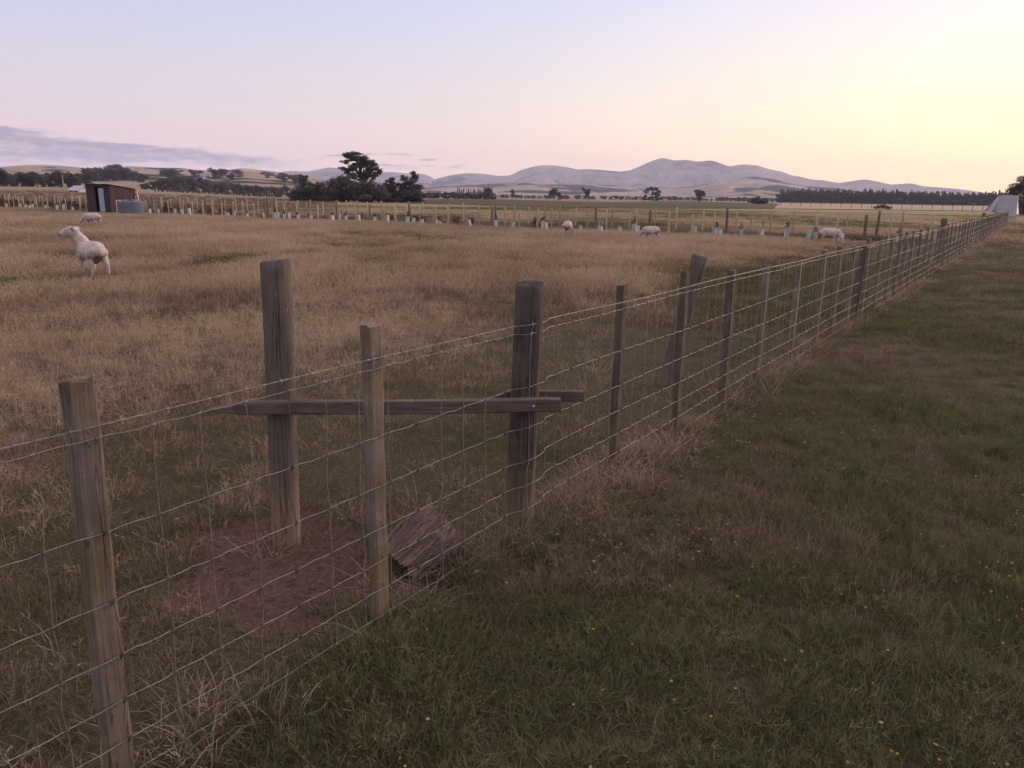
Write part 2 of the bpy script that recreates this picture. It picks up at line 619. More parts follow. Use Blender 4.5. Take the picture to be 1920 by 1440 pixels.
def hill_range(name, sky, Dn, Dr, Df, mat, seed, gully=0.22, base_pow=1.25, nd=60, step=0.22, roll=0.10):
    """hills whose crest line has the given outline; real slopes in front and behind"""
    px = np.array([s[0] for s in sky], float)
    azs = np.degrees([math.atan(tanaz(q)) for q in px])
    tel = np.array([tanel(a, b) for a, b in sky])
    az = np.arange(azs[0], azs[-1], step)
    te = np.interp(az, azs, tel)
    ker = np.hanning(5)
    ker /= ker.sum()
    te = np.convolve(np.pad(te, 2, 'edge'), ker, 'valid')
    crest = te * Dr + CAMH
    d = np.concatenate([np.linspace(Dn, Dr, nd), np.linspace(Dr, Df, 10)[1:]])
    A, D = np.meshgrid(az, d)
    C = np.tile(crest, (len(d), 1))
    t = (D - Dn) / (Dr - Dn)
    X, Y = D * np.sin(np.radians(A)), D * np.cos(np.radians(A))
    up_ = np.clip(t, 0, 1) ** base_pow
    dn_ = 1 - np.clip((D - Dr) / (Df - Dr), 0, 1) ** 1.5 * 0.9
    k = (Dr * 0.05)
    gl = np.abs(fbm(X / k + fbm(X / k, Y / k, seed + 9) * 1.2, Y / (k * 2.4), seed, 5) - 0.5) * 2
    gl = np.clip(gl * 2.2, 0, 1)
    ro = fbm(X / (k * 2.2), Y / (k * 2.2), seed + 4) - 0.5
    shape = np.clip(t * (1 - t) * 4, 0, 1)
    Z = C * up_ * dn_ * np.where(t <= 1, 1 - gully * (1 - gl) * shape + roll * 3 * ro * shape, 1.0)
    gully_shade = (1 - sstep(0.04, 0.32, gl)) * shape
    Z = np.minimum(Z, te[None, :] * D * 0.985 + CAMH + (t > 0.97) * 1e3)
    Z = np.where((t > 0.97) & (t < 1.0), np.minimum(Z, C * 0.995), Z)
    Z = np.where(t <= 0, -4.0, Z)
    v = np.stack([X, Y, Z], -1).reshape(-1, 3)
    n = len(az)
    idx = np.arange((len(d) - 1) * n).reshape(len(d) - 1, n)[:, :-1].ravel()
    f = np.stack([idx, idx + 1, idx + n + 1, idx + n], -1)
    hme = mesh(name, v, f, mat, True)
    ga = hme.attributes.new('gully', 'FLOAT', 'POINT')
    ga.data.foreach_set('value', gully_shade.astype(np.float32).ravel())
    tag(link(name, hme), kind='structure')

    def height(px_, dist):
        a = math.degrees(math.atan(tanaz(px_)))
        i = int(np.clip(round((a - az[0]) / step), 0, n - 1))
        return float(np.interp(dist, d, Z[:, i]))
    return height


TAN0, TAN1 = (.20, .140, .110), (.36, .265, .205)
SK_A = [(700, 366), (780, 360), (800, 352), (815, 336), (845, 328.5), (870, 325), (893, 325), (920, 327.5), (932, 330), (957, 329), (975, 319), (1000, 312),
        (1015, 309.5), (1040, 310), (1065, 314), (1080, 318), (1100, 317), (1120, 318), (1140, 320), (1160, 322), (1180, 319), (1200, 310),
        (1215, 303), (1230, 297.5), (1240, 296), (1257, 300.5), (1270, 300.5), (1283, 299.5), (1300, 303), (1313, 302.5), (1325, 300.5),
        (1335, 302.5), (1362, 312), (1375, 310), (1388, 308), (1415, 310), (1440, 318), (1460, 321.5), (1480, 329), (1495, 331), (1520, 337),
        (1540, 338), (1570, 343), (1590, 340), (1617, 336), (1640, 340), (1665, 346), (1690, 344.5), (1705, 343.5), (1725, 349), (1760, 351.5),
        (1790, 354), (1815, 357), (1850, 362), (1920, 368), (2100, 376), (2300, 380)]
SK_C = [(300, 345), (400, 338), (480, 330), (520, 324), (545, 320), (575, 322), (600, 318), (618, 313.5), (640, 316), (680, 322), (700, 324), (735, 322), (760, 325),
        (790, 325.5), (800, 327), (812, 334), (830, 345), (870, 356), (920, 364)]
SK_B = [(-400, 318), (-200, 314), (-60, 318), (0, 314), (45, 310), (80, 309), (120, 311), (150, 314), (170, 316), (210, 315), (235, 312), (260, 312), (300, 314.5),
        (340, 314.5), (370, 318), (390, 320), (415, 320.5), (440, 317.5), (455, 315), (470, 316.5), (500, 320), (530, 323), (560, 328), (600, 334), (640, 339),
        (700, 346), (740, 352), (800, 360), (860, 365)]
SK_D = [(640, 362), (740, 357), (800, 352), (830, 349), (900, 346), (940, 342), (980, 341), (1040, 345), (1110, 345), (1180, 349), (1260, 352), (1300, 350), (1340, 342),
        (1390, 333), (1410, 331), (1440, 334), (1480, 344), (1510, 349), (1560, 352), (1620, 360), (1700, 368), (1800, 376)]
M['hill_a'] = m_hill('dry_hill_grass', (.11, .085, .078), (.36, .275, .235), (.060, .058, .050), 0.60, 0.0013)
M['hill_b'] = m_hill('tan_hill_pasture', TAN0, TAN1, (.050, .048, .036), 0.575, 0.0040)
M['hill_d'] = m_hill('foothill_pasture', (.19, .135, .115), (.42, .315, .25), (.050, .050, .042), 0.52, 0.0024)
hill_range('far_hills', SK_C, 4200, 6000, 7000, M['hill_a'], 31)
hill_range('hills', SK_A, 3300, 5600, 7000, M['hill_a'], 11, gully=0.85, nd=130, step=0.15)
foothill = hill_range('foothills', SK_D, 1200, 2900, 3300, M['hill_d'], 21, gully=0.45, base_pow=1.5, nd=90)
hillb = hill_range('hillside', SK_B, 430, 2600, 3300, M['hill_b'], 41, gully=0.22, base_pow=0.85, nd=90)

# evening air
hm = bpy.data.materials.new('evening_haze')
hm.use_nodes = True
g = NT(hm.node_tree)
ho = g.n('ShaderNodeOutputMaterial')
pv = g.n('ShaderNodeVolumePrincipled')
pv.inputs['Color'].default_value = (.70, .77, 1.0, 1)
pv.inputs['Density'].default_value = 0.0001
pv.inputs['Anisotropy'].default_value = 0.1
g.l(pv.outputs[0], ho.inputs['Volume'])
hb = MB()
hb.box(-9300, 9300, -9300, 9300, -6, 420)
haze = hb.build('haze', hm)
tag(haze, 'thin lavender evening haze lying over the plain', 'haze', kind='stuff')


# ------------------------------------------------------------------ trees
def leaf_mesh(name, blobs, n, size, mat, seed, flat=0.6, shell=0.5, sub=6):
    """foliage: many small leaf-spray faces spread through overlapping clumps"""
    r = np.random.default_rng(seed)
    B = np.array([b[:6] for b in blobs], float)
    if sub:
        o = r.normal(size=(len(B), sub, 3))
        o /= np.linalg.norm(o, axis=2)[:, :, None]
        S = np.repeat(B[:, None, :], sub, 1)
        S[:, :, :3] += o * S[:, :, 3:6] * 0.80
        S[:, :, 3:6] *= (0.27 + 0.22 * r.random((len(B), sub)))[:, :, None]
        core = B.copy()
        core[:, 3:6] *= 0.70
        B = np.vstack([core, S.reshape(-1, 6)])
    w = (B[:, 3] * B[:, 4] * B[:, 5]) ** 0.7
    which = r.choice(len(B), n, p=w / w.sum())
    u = r.normal(size=(n, 3))
    u /= np.linalg.norm(u, axis=1)[:, None]
    rad = shell + (1.08 - shell) * r.random(n) ** 0.7
    bb = B[which]
    P = bb[:, :3] + u * rad[:, None] * bb[:, 3:6]
    P += r.normal(size=(n, 3)) * 0.06 * bb[:, 3:6]
    P[:, 2] = np.maximum(P[:, 2], size * 0.4)
    # each spray is a bent pair of triangles
    a = r.normal(size=(n, 3))
    a[:, 2] *= flat
    a /= np.linalg.norm(a, axis=1)[:, None]
    b = np.cross(a, r.normal(size=(n, 3)))
    b /= np.linalg.norm(b, axis=1)[:, None]
    s = size * (0.55 + 0.9 * r.random(n))[:, None]
    V = np.stack([P - a * s, P + b * s * 0.45, P + a * s, P - b * s * 0.5], 1).reshape(-1, 3)
    i = np.arange(n) * 4
    F = np.stack([i, i + 1, i + 2, i + 3], -1)
    me = mesh(name, V, F, mat)
    tone = np.clip(0.5 + 0.25 * r.normal(size=n) + 0.35 * (r.random(len(B))[which] - 0.5), 0, 1)
    at = me.attributes.new('tone', 'FLOAT', 'POINT')
    at.data.foreach_set('value', np.repeat(tone, 4).astype(np.float32))
    return me


def limb_mesh(name, base_r, trunk, tips, mat, seed=0, n=7):
    r = np.random.default_rng(seed)
    mb = MB()
    k = len(trunk)
    mb.tube(trunk, [base_r * (1 - 0.75 * i / (k - 1)) * (1.25 if i == 0 else 1) for i in range(k)], n)
    tr = np.array(trunk, float)
    for t in tips:
        t = np.array(t, float)
        zs = tr[:, 2]
        zt = np.clip(t[2] * (0.45 + 0.3 * r.random()), zs[0] + 0.15 * (zs[-1] - zs[0]), zs[-1])
        p0 = np.array([np.interp(zt, zs, tr[:, q]) for q in range(3)])
        p1 = p0 + (t - p0) * 0.5 + np.array([0, 0, -0.08]) * np.linalg.norm(t - p0) + r.normal(size=3) * 0.05
        mb.tube([p0, p1, t], [base_r * 0.42, base_r * 0.28, base_r * 0.10], 5, False)
    return mb.mesh(name, mat, True)


def tree(name, trunk_me, crown_me, loc, rz, sc, label, group=None, cat='tree'):
    o = empty(name, loc, rz)
    o.scale = sc if hasattr(sc, '__len__') else (sc, sc, sc)
    tag(o, label, cat, group)
    link('trunk', trunk_me, o)
    link('crown', crown_me, o)
    return o


# --- the big open-crowned pine and its neighbours, about 175 m out
DC = 172.0


def clump(px, py, rpx, rpy, px0, dx=0.0, base_y=379.0):
    s = DC / FPX / math.cos(math.atan(tanaz(px0))) * 1.03
    return ((px - px0) * s, dx, (base_y - py) * s, rpx * s, rpx * s * 0.9, rpy * s)


def at_c(px, dist=DC):
    x, y = spot(px, dist)
    return (x, y, 0.0)


big = [(665, 300, 16, 5), (660, 306, 12, 4), (672, 309, 14, 5), (689, 308, 8, 8), (684, 316, 12, 7), (654, 314, 10, 4), (650, 324, 8, 4), (655, 331, 10, 4),
       (672, 322, 11, 6), (697, 317, 10, 7), (702, 325, 9, 6), (712, 327, 6, 3.5), (692, 330, 10, 6), (675, 331, 9, 4), (700, 336, 8, 5),
       (680, 312, 9, 6), (690, 322, 10, 7), (674, 305, 12, 5), (666, 320, 10, 5), (660, 326, 9, 4), (684, 334, 12, 6), (664, 336, 10, 5), (704, 331, 9, 5)]
bc = [clump(*q, 681, random.uniform(-1.2, 1.2)) for q in big]
cr = leaf_mesh('pine_crown', bc, 13000, 0.17, M['conifer'], 3, 0.4, 0.10)
x0, y0, _ = at_c(681)
tr_pts = [clump(683, 379, 1, 1, 681)[:3], clump(682, 350, 1, 1, 681)[:3], clump(679, 334, 1, 1, 681)[:3], clump(675, 318, 1, 1, 681)[:3], clump(668, 306, 1, 1, 681)[:3]]
tk = limb_mesh('pine_trunk', 0.55, tr_pts, [b[:3] for b in bc[3:]], M['bark'], 4)
tree('pine_tree', tk, cr, (x0, y0, 0), 0, 1, 'tall open crowned old pine rising above the dark tree clump', None)
grp = 'dark trees clumped around the tall pine'
low_specs = [
    ('dark_evergreen_tree', 640, 4200, [(637, 352, 18, 16), (650, 346, 14, 10), (628, 364, 18, 12), (645, 368, 18, 10), (625, 350, 8, 8)], 'bushy dark evergreen under the left side of the tall pine'),
    ('dark_evergreen_tree', 690, 4200, [(682, 356, 20, 17), (700, 354, 18, 14), (712, 364, 18, 14), (688, 370, 22, 9), (665, 362, 16, 14)], 'broad dark evergreen directly beneath the tall pine'),
    ('dark_evergreen_tree', 735, 2800, [(733, 343, 9, 6), (738, 352, 12, 8), (728, 362, 15, 14), (742, 366, 16, 12)], 'dark evergreen between the tall pine and the peaked tree'),
    ('peaked_conifer_tree', 772, 4600, [(775, 330, 6, 5), (777, 337, 9, 6), (758, 338, 9, 6), (768, 346, 16, 6), (775, 356, 18, 8), (764, 366, 22, 10), (784, 368, 15, 9), (752, 352, 10, 8)], 'dark conifer with a peaked top at the right end of the clump'),
    ('dark_evergreen_tree', 568, 3800, [(569, 336, 10, 5), (571, 345, 14, 7), (562, 356, 16, 9), (577, 362, 22, 12), (556, 367, 16, 8)], 'dark domed evergreen at the left end of the clump'),
    ('dark_evergreen_tree', 603, 3000, [(600, 348, 11, 7), (603, 358, 15, 9), (607, 367, 18, 9), (592, 364, 14, 10)], 'lower rounded evergreen right of the domed evergreen'),
]
for i, (nm, pc, nl, bl, lab) in enumerate(low_specs):
    dd = DC - 4 - 1.5 * i if i < 2 else DC
    base_y = 379 if pc > 620 else 374
    DCs = DC
    bl = bl + [(pc - 9, base_y - 6, 14, 7), (pc + 9, base_y - 5, 14, 6), (pc, base_y - 12, 17, 9)]
    cs = [clump(*q, pc, random.uniform(-1.5, 1.5), base_y) for q in bl]
    me = leaf_mesh(nm + '_crown', cs, int(nl * 2.2), 0.20, M['conifer'], 50 + i, 0.4, 0.35)
    top = max(c[2] for c in cs)
    tk = limb_mesh(nm + '_trunk', 0.35, [(0, 0, 0), (0.1, 0, top * .3), (-.1, 0.05, top * .65), (cs[0][0], 0, top)], [c[:3] for c in cs], M['bark'], i)
    xx, yy = spot(pc, dd)
    tree(nm, tk, me, (xx, yy, 0), 0, 1, lab, grp)


# --- generic tree meshes (unit height 1)
def rand_round(seed, wide=0.55, n=1500, size=0.05, mat='broadleaf', lowb=0.15, k=9):
    r = np.random.default_rng(seed)
    bl = []
    for q in range(k):
        z = lowb + (0.9 - lowb) * r.random()
        w = wide * math.sqrt(max(0.05, 1 - ((z - 0.45) / 0.6) ** 2))
        a = 6.283 * r.random()
        rr = w * 0.55 * math.sqrt(r.random())
        s = 0.13 + 0.12 * r.random()
        bl.append((rr * math.cos(a), rr * math.sin(a), z, s * wide * 1.9, s * wide * 1.9, s * 0.8))
    bl.append((0, 0, 0.82, .2 * wide * 1.6, .2 * wide * 1.6, .17))
    cr_ = leaf_mesh('crown', bl, n, size, M[mat], seed, 0.5, 0.3)
    tk_ = limb_mesh('trunk', 0.035, [(0, 0, -.03), (.01, 0, .3), (0, .01, .6), (0, 0, .85)], [b[:3] for b in bl[:6]], M['bark'], seed, 6)
    return tk_, cr_


def rand_spire(seed, wide=0.16, n=700, size=0.045, mat='conifer'):
    r = np.random.default_rng(seed)
    bl = []
    for z in np.linspace(0.06, 0.95, 13):
        w = wide * (1.05 - z) ** 0.65 * (0.8 + 0.4 * r.random())
        bl.append((r.normal() * .02, r.normal() * .02, z, w, w, .07))
    cr_ = leaf_mesh('crown', bl, n, size, M[mat], seed, 1.3, 0.2)
    tk_ = limb_mesh('trunk', 0.018, [(0, 0, -.03), (0, 0, .4), (0, 0, .95)], [], M['bark'], seed, 5)
    return tk_, cr_


ROUND = [rand_round(100 + i, 0.55 + 0.15 * (i % 3)) for i in range(5)]
DENSE = [rand_round(120 + i, 0.75, 1700, 0.055, 'conifer', 0.08, 12) for i in range(5)]
SPIRE = [rand_spire(140 + i) for i in range(5)]
POP = [rand_spire(160 + i, 0.09, 420, 0.04, 'poplar') for i in range(3)]
WIL = [rand_round(170 + i, 0.6, 1200, 0.05, 'willow', 0.05) for i in range(3)]
YOUNG = [rand_spire(180 + i, 0.2, 350, 0.06, 'willow') for i in range(3)]


def far_tree(kind, i, px, dist, top_px, base_px, label, group=None, name='far_tree', wide=1.0, z=None):
    x, y = spot(px, dist)
    zb = z if z is not None else float(gz(x, y))
    h = max(1.5, tanel(px, top_px) * dist + CAMH - zb)
    tkm, crm = kind[i % len(kind)]
    return tree(name, tkm, crm, (x, y, zb), random.uniform(0, 6.28), (h * wide, h * wide, h), label, group)


# lone trees on the plain in front of the hills
far_tree(ROUND, 0, 961, 560, 356, 376, 'round topped lone tree left of the spreading tree pair on the plain', name='round_tree', wide=.85)
x, y = spot(1043, 480)
cs = [(-2.2, 0, 5.2, 1.9, 1.8, 1.3), (-3.6, 0, 3.6, 1.5, 1.3, 1.1), (-1, .3, 4.2, 1.8, 1.5, 1.3), (.8, 0, 3.6, 1.6, 1.4, 1.2), (2.4, 0, 2.4, 1.4, 1.3, .9), (3.3, 0, 1.1, 1.2, 1.0, .7),
      (-.4, 0, 5.9, 1.3, 1.2, .9), (-4.2, 0, 1.9, 1.0, .9, .8)]
tree('spreading_tree', limb_mesh('trunk', .3, [(1.6, 0, -.2), (1.4, 0, 1.5), (.4, 0, 3.2), (-.5, 0, 5)], [c[:3] for c in cs], M['bark'], 9),
     leaf_mesh('crown', cs, 1900, .36, M['broadleaf'], 77, .5, .3), (x, y, 0), 0, 1.0, 'loose spreading tree left of the narrow leaning tree on the plain', cat='tree')
x, y = spot(1100, 470)
cs = [(-2.6, 0, 7.3, 1.2, 1.0, .8), (-1.6, 0, 6.2, 1.4, 1.1, 1.1), (-.3, 0, 5.0, 1.6, 1.2, 1.3), (1.4, 0, 6.2, 1.1, 1.0, 1.3), (.8, 0, 4.2, 1.6, 1.2, 1.3), (.7, 0, 2.8, 1.2, 1.0, 1.1)]
tree('leaning_tree', limb_mesh('trunk', .3, [(.9, 0, -.2), (.8, 0, 2), (0, 0, 4), (-1.4, 0, 6.4)], [c[:3] for c in cs], M['bark'], 10),
     leaf_mesh('crown', cs, 1500, .36, M['broadleaf'], 78, .5, .25), (x, y, 0), 0, .92, 'narrow forked tree with a leaning top on the plain', cat='tree')
x, y = spot(1222, 520)
cs = [(-2, 0, 8.3, 3, 2.5, 1.5), (1.6, 0, 8.0, 3, 2.5, 1.5), (4, 0, 6, 2.2, 2.2, 1.9), (3.4, 0, 3.2, 2.6, 2, 2), (-4.2, 0, 6.3, 2, 2, 1.5), (-4.6, 0, 3.2, 1.8, 1.6, 1.2), (-5.4, 0, 1.6, 1.7, 1.6, 1.2),
      (1, 0, 5.2, 2.0, 2, 1.4), (-1.6, 0, 1.4, 3, 2, 1.1), (4.0, 0, 1.3, 2.2, 2, 1.1)]
tree('umbrella_tree', limb_mesh('trunk', .45, [(1, 0, -.2), (.8, 0, 2), (.2, 0, 5), (0, 0, 8)], [c[:3] for c in cs], M['bark'], 11),
     leaf_mesh('crown', cs, 3000, .42, M['broadleaf'], 79, .5, .35), (x, y, 0), 0, .93, 'broad umbrella shaped tree below the highest summit', cat='tree')
x, y = spot(1311, 540)
cs = [(-2.6, 0, 6.8, 1.8, 1.6, 1.2), (0, 0, 7.4, 1.8, 1.6, 1.2), (2.4, 0, 6.6, 1.8, 1.6, 1.2), (-1, 0, 5.2, 2.4, 2, 1.5), (1.6, 0, 5, 2.2, 2, 1.5), (0, 0, 3.4, 2.0, 1.6, 1.5), (.2, 0, 1.6, 1.5, 1.3, 1.2)]
tree('round_tree', limb_mesh('trunk', .4, [(0, 0, -.2), (0, 0, 2), (0, 0, 4.5), (0, 0, 7)], [c[:3] for c in cs], M['bark'], 12),
     leaf_mesh('crown', cs, 2200, .40, M['broadleaf'], 80, .5, .3), (x, y, 0), 0, .95, 'compact tree with three blunt lobes right of the umbrella tree', cat='tree')
x, y = spot(1419, 330)
cs = [(-2.6, 0, 1.3, 1.8, 1.5, 1.0), (0, 0, 2.0, 2.2, 1.6, 1.2), (2.6, 0, 1.6, 2, 1.6, 1.0), (3.6, 0, .9, 1.3, 1.2, .8), (1, 0, 1.0, 2.6, 1.6, 1.0)]
tree('low_bush', limb_mesh('trunk', .18, [(0, 0, -.2), (0, 0, .8), (0, 0, 1.8)], [c[:3] for c in cs], M['bark'], 13),
     leaf_mesh('crown', cs, 1900, .30, M['broadleaf'], 81, .5, .3), (x, y, 0), 0, 1.0, 'wide low bush on the plain left of the shelterbelt', cat='bush')
x, y = spot(1655, 190)
cs = [(-1.2, 0, .45, 1.0, .8, .45), (.3, 0, .65, 1.1, .8, .5), (1.5, 0, .35, .9, .8, .4)]
tree('scrub_mound', limb_mesh('trunk', .08, [(0, 0, -.1), (0, 0, .3), (0, 0, .7)], [c[:3] for c in cs], M['bark'], 14),
     leaf_mesh('crown', cs, 900, .14, M['shrub_red'], 82, .5, .1, 0), (x, y, 0.1), 0, .9, 'brown scrub mound beside the distant thin fence', cat='bush')

# shelterbelt: a row of narrow conifers across the right of the plain
q = 1459.0
i = 0
while q < 1884:
    dist = 760 - (q - 1459) * 0.10
    top = 354.5 + random.uniform(-2.2, 3.0) + (3.0 if q > 1690 else 0) + (1.5 if q < 1480 else 0) + 0.004 * (q - 1459)
    kind = SPIRE if i % 3 else DENSE
    if kind is DENSE:
        top += 4
    far_tree(kind, random.randint(0, 4), q, dist + random.uniform(-4, 4), top, horizon_y(q) + 3.0,
             'narrow dark conifer in the long shelterbelt across the right of the plain', 'shelterbelt conifers', 'shelterbelt_conifer',
             1.3 if kind is SPIRE else 0.85)
    q += random.uniform(3.2, 5.4)
    i += 1

# scrubby far line of trees along the foot of the hills
for i in range(118):
    q = 800 + i * 5.5 + random.uniform(-5, 5)
    if 940 > q > 925:
        continue
    dist = random.uniform(820, 900)
    far_tree(DENSE, i, q, dist, random.uniform(364, 368) + (q - 960) * 0.012, horizon_y(q) + 2.5,
             'distant dark tree in the low line along the foot of the hills', 'trees along the foot of the hills', 'distant_tree', 1.5)
# thin pale poplars above a dark hedge, right of the clump
for i in range(17):
    q = 858 + i * 4.1 + random.uniform(-1, 1)
    far_tree(POP, i, q, 430 + random.uniform(-3, 3), 353 + random.uniform(-2, 3), 374,
             'thin pale poplar in the bare row right of the tree clump', 'thin poplars', 'poplar_tree', 1.25)
for i in range(24):
    q = 796 + i * 5.6 + random.uniform(-2, 2)
    far_tree(DENSE, i, q, 410 + random.uniform(-5, 5), 362 + random.uniform(-2, 3), 374.5,
             'dark hedge tree below the thin poplars', 'hedge trees below the poplars', 'hedge_tree', 1.2)
far_tree(DENSE, 2, 915, 400, 350, 374, 'taller dark tree at the right end of the thin poplars', name='evergreen_tree', wide=.75)
far_tree(ROUND, 3, 929, 395, 366, 376, 'small tree just right of the dark hedge under the poplars', name='round_tree', wide=.6)

# left belt of dark trees behind the shed
for i in range(34):
    q = -60 + i * 6.9 + random.uniform(-2, 2)
    dist = 330 + random.uniform(-10, 10)
    top = 324 + random.uniform(-3, 4) - (8 if q < 14 else 0) + (0.05 * max(0, q - 100))
    far_tree(DENSE, i, q, dist, top, 354, 'dark tree in the dense belt left of the shed', 'dark belt left of the shed', 'belt_tree', .8)
# trees on the slope above the shed
for i, (q, dist, hh) in enumerate([(172, 640, 12), (178, 650, 11), (186, 660, 13), (196, 660, 12), (206, 640, 9), (214, 640, 12), (221, 670, 15), (229, 660, 13), (238, 640, 11), (246, 640, 10), (254, 620, 9),
                                   (262, 600, 8), (270, 590, 8)]):
    x, y = spot(q, dist)
    tree('slope_tree', *DENSE[i % 5], (x, y, hillb(q, dist) - .5), i, (hh, hh, hh * .8), 'dark tree on the slope above the shed', 'trees on the slope above the shed')
for i in range(52):
    q = 268 + (i * 5.5) % 275 + random.uniform(-3, 3)
    dist = random.uniform(400, 470)
    top = np.interp(q, [268, 300, 340, 380, 420, 470, 545], [344, 334, 330, 336, 344, 348, 350]) + random.uniform(-2, 5)
    far_tree(DENSE, i, q, dist, top, 365, 'dark tree in the wood between the shed and the tree clump', 'wood right of the shed', 'woodland_tree', .95)
for i, (q, tp) in enumerate([(337, 340), (346, 337), (352, 345), (330, 352)]):
    far_tree(WIL, i, q, 330 + 4 * i, tp, 369, 'pale grey green willow in front of the dark wood', 'pale willows', 'willow_tree', .55)
for i in range(46):
    q = 292 + i * 5.2 + random.uniform(-1.5, 1.5)
    far_tree(YOUNG, i, q, 300 + random.uniform(-3, 3), 358 + random.uniform(-4, 2), 369.5, 'young pale poplar in the row before the dark wood',
             'young poplar row', 'young_poplar', 1.3)
# scattered dark trees on the left hills
for i in range(26):
    q = random.uniform(300, 560)
    dist = random.uniform(700, 1500)
    x, y = spot(q, dist)
    hh = random.uniform(6, 10)
    tree('hillside_tree', *DENSE[i % 5], (x, y, hillb(q, dist) - .4), i, (hh * 1.4, hh * 1.4, hh), 'small dark tree scattered over the left hillside', 'trees on the left hillside')

# hedge beyond the tarpaulin at the right edge
for i, (q, dist, w, h, lab) in enumerate([(1898, 150, 3.4, 4.9, 'dark hedge bush just behind the white tarpaulin'), (1922, 148, 4.2, 6.2, 'taller dark hedge tree at the right edge of the view'),
                                          (1950, 140, 4.6, 6.2, 'hedge tree just beyond the right edge of the view')]):
    x, y = spot(q, dist)
    tree('hedge_tree', *rand_round(200 + i, .9, 6500, .030, 'broadleaf', .04, 18), (x, y, 0), i, (w, w, h), lab, 'hedge at the right edge')


# ------------------------------------------------------------------ grass
def grass_mat(name, dry, green, trans=0.3):
    """blade colour: dry to green by the patch value carried on each tuft, varied blade by blade"""
    m = bpy.data.materials.new(name)
    m.use_nodes = True
    g = NT(m.node_tree)
    out = g.n('ShaderNodeOutputMaterial')
    df = g.n('ShaderNodeBsdfDiffuse')
    tr = g.n('ShaderNodeBsdfTranslucent')
    mx = g.n('ShaderNodeMixShader')
    mx.inputs[0].default_value = trans
    tint = g.n('ShaderNodeAttribute', attribute_name='tint', attribute_type='INSTANCER').outputs['Fac']
    rnd = g.n('ShaderNodeAttribute', attribute_name='rnd', attribute_type='INSTANCER').outputs['Fac']
    bl = g.n('ShaderNodeAttribute', attribute_name='blade', attribute_type='GEOMETRY').outputs['Fac']
    f = g.m('ADD', g.m('MULTIPLY', bl, 0.58), g.m('MULTIPLY', rnd, 0.42))
    cd = g.ramp(f, [(0.0, dry[0]), (.5, dry[1]), (1.0, dry[2])])
    cg = g.ramp(f, [(0.0, green[0]), (.55, green[1]), (1.0, green[2])])
    k = g.smooth(g.m('ADD', tint, g.m('MULTIPLY', g.m('SUBTRACT', bl, 0.5), 0.5)), 0.35, 0.65)
    col = g.mix(k, cd, cg)
    g.l(col, df.inputs[0])
    g.l(col, tr.inputs[0])
    g.l(df.outputs[0], mx.inputs[1])
    g.l(tr.outputs[0], mx.inputs[2])
    g.l(mx.outputs[0], out.inputs[0])
    return m


DRY = [(.20, .130, .090), (.40, .290, .205), (.55, .43, .32)]
GRN = [(.064, .066, .031), (.120, .120, .058), (.195, .185, .100)]
M['paddock_grass'] = grass_mat('paddock_grass', DRY, [(.055, .055, .024), (.105, .100, .046), (.18, .16, .08)])
M['grazed_grass'] = grass_mat('grazed_grass', [(.10, .067, .047), (.20, .138, .095), (.36, .26, .185)], [(.045, .050, .020), (.088, .092, .038), (.16, .15, .07)])
M['lawn_grass'] = grass_mat('lawn_grass', [(.090, .062, .044), (.17, .124, .086), (.29, .225, .165)], GRN)
M['straw'] = grass_mat('straw_grass', [(.18, .115, .088), (.34, .235, .190), (.50, .38, .31)], GRN)
M['scrub'] = grass_mat('scrub_stems', [(.11, .068, .050), (.19, .122, .088), (.29, .20, .145)], GRN)
M['flower'] = m_plain('yellow_petals', (.36, .22, .07), .25, 300)
M['seedhead'] = m_plain('white_seed_heads', (.36, .31, .26), .2, 300)


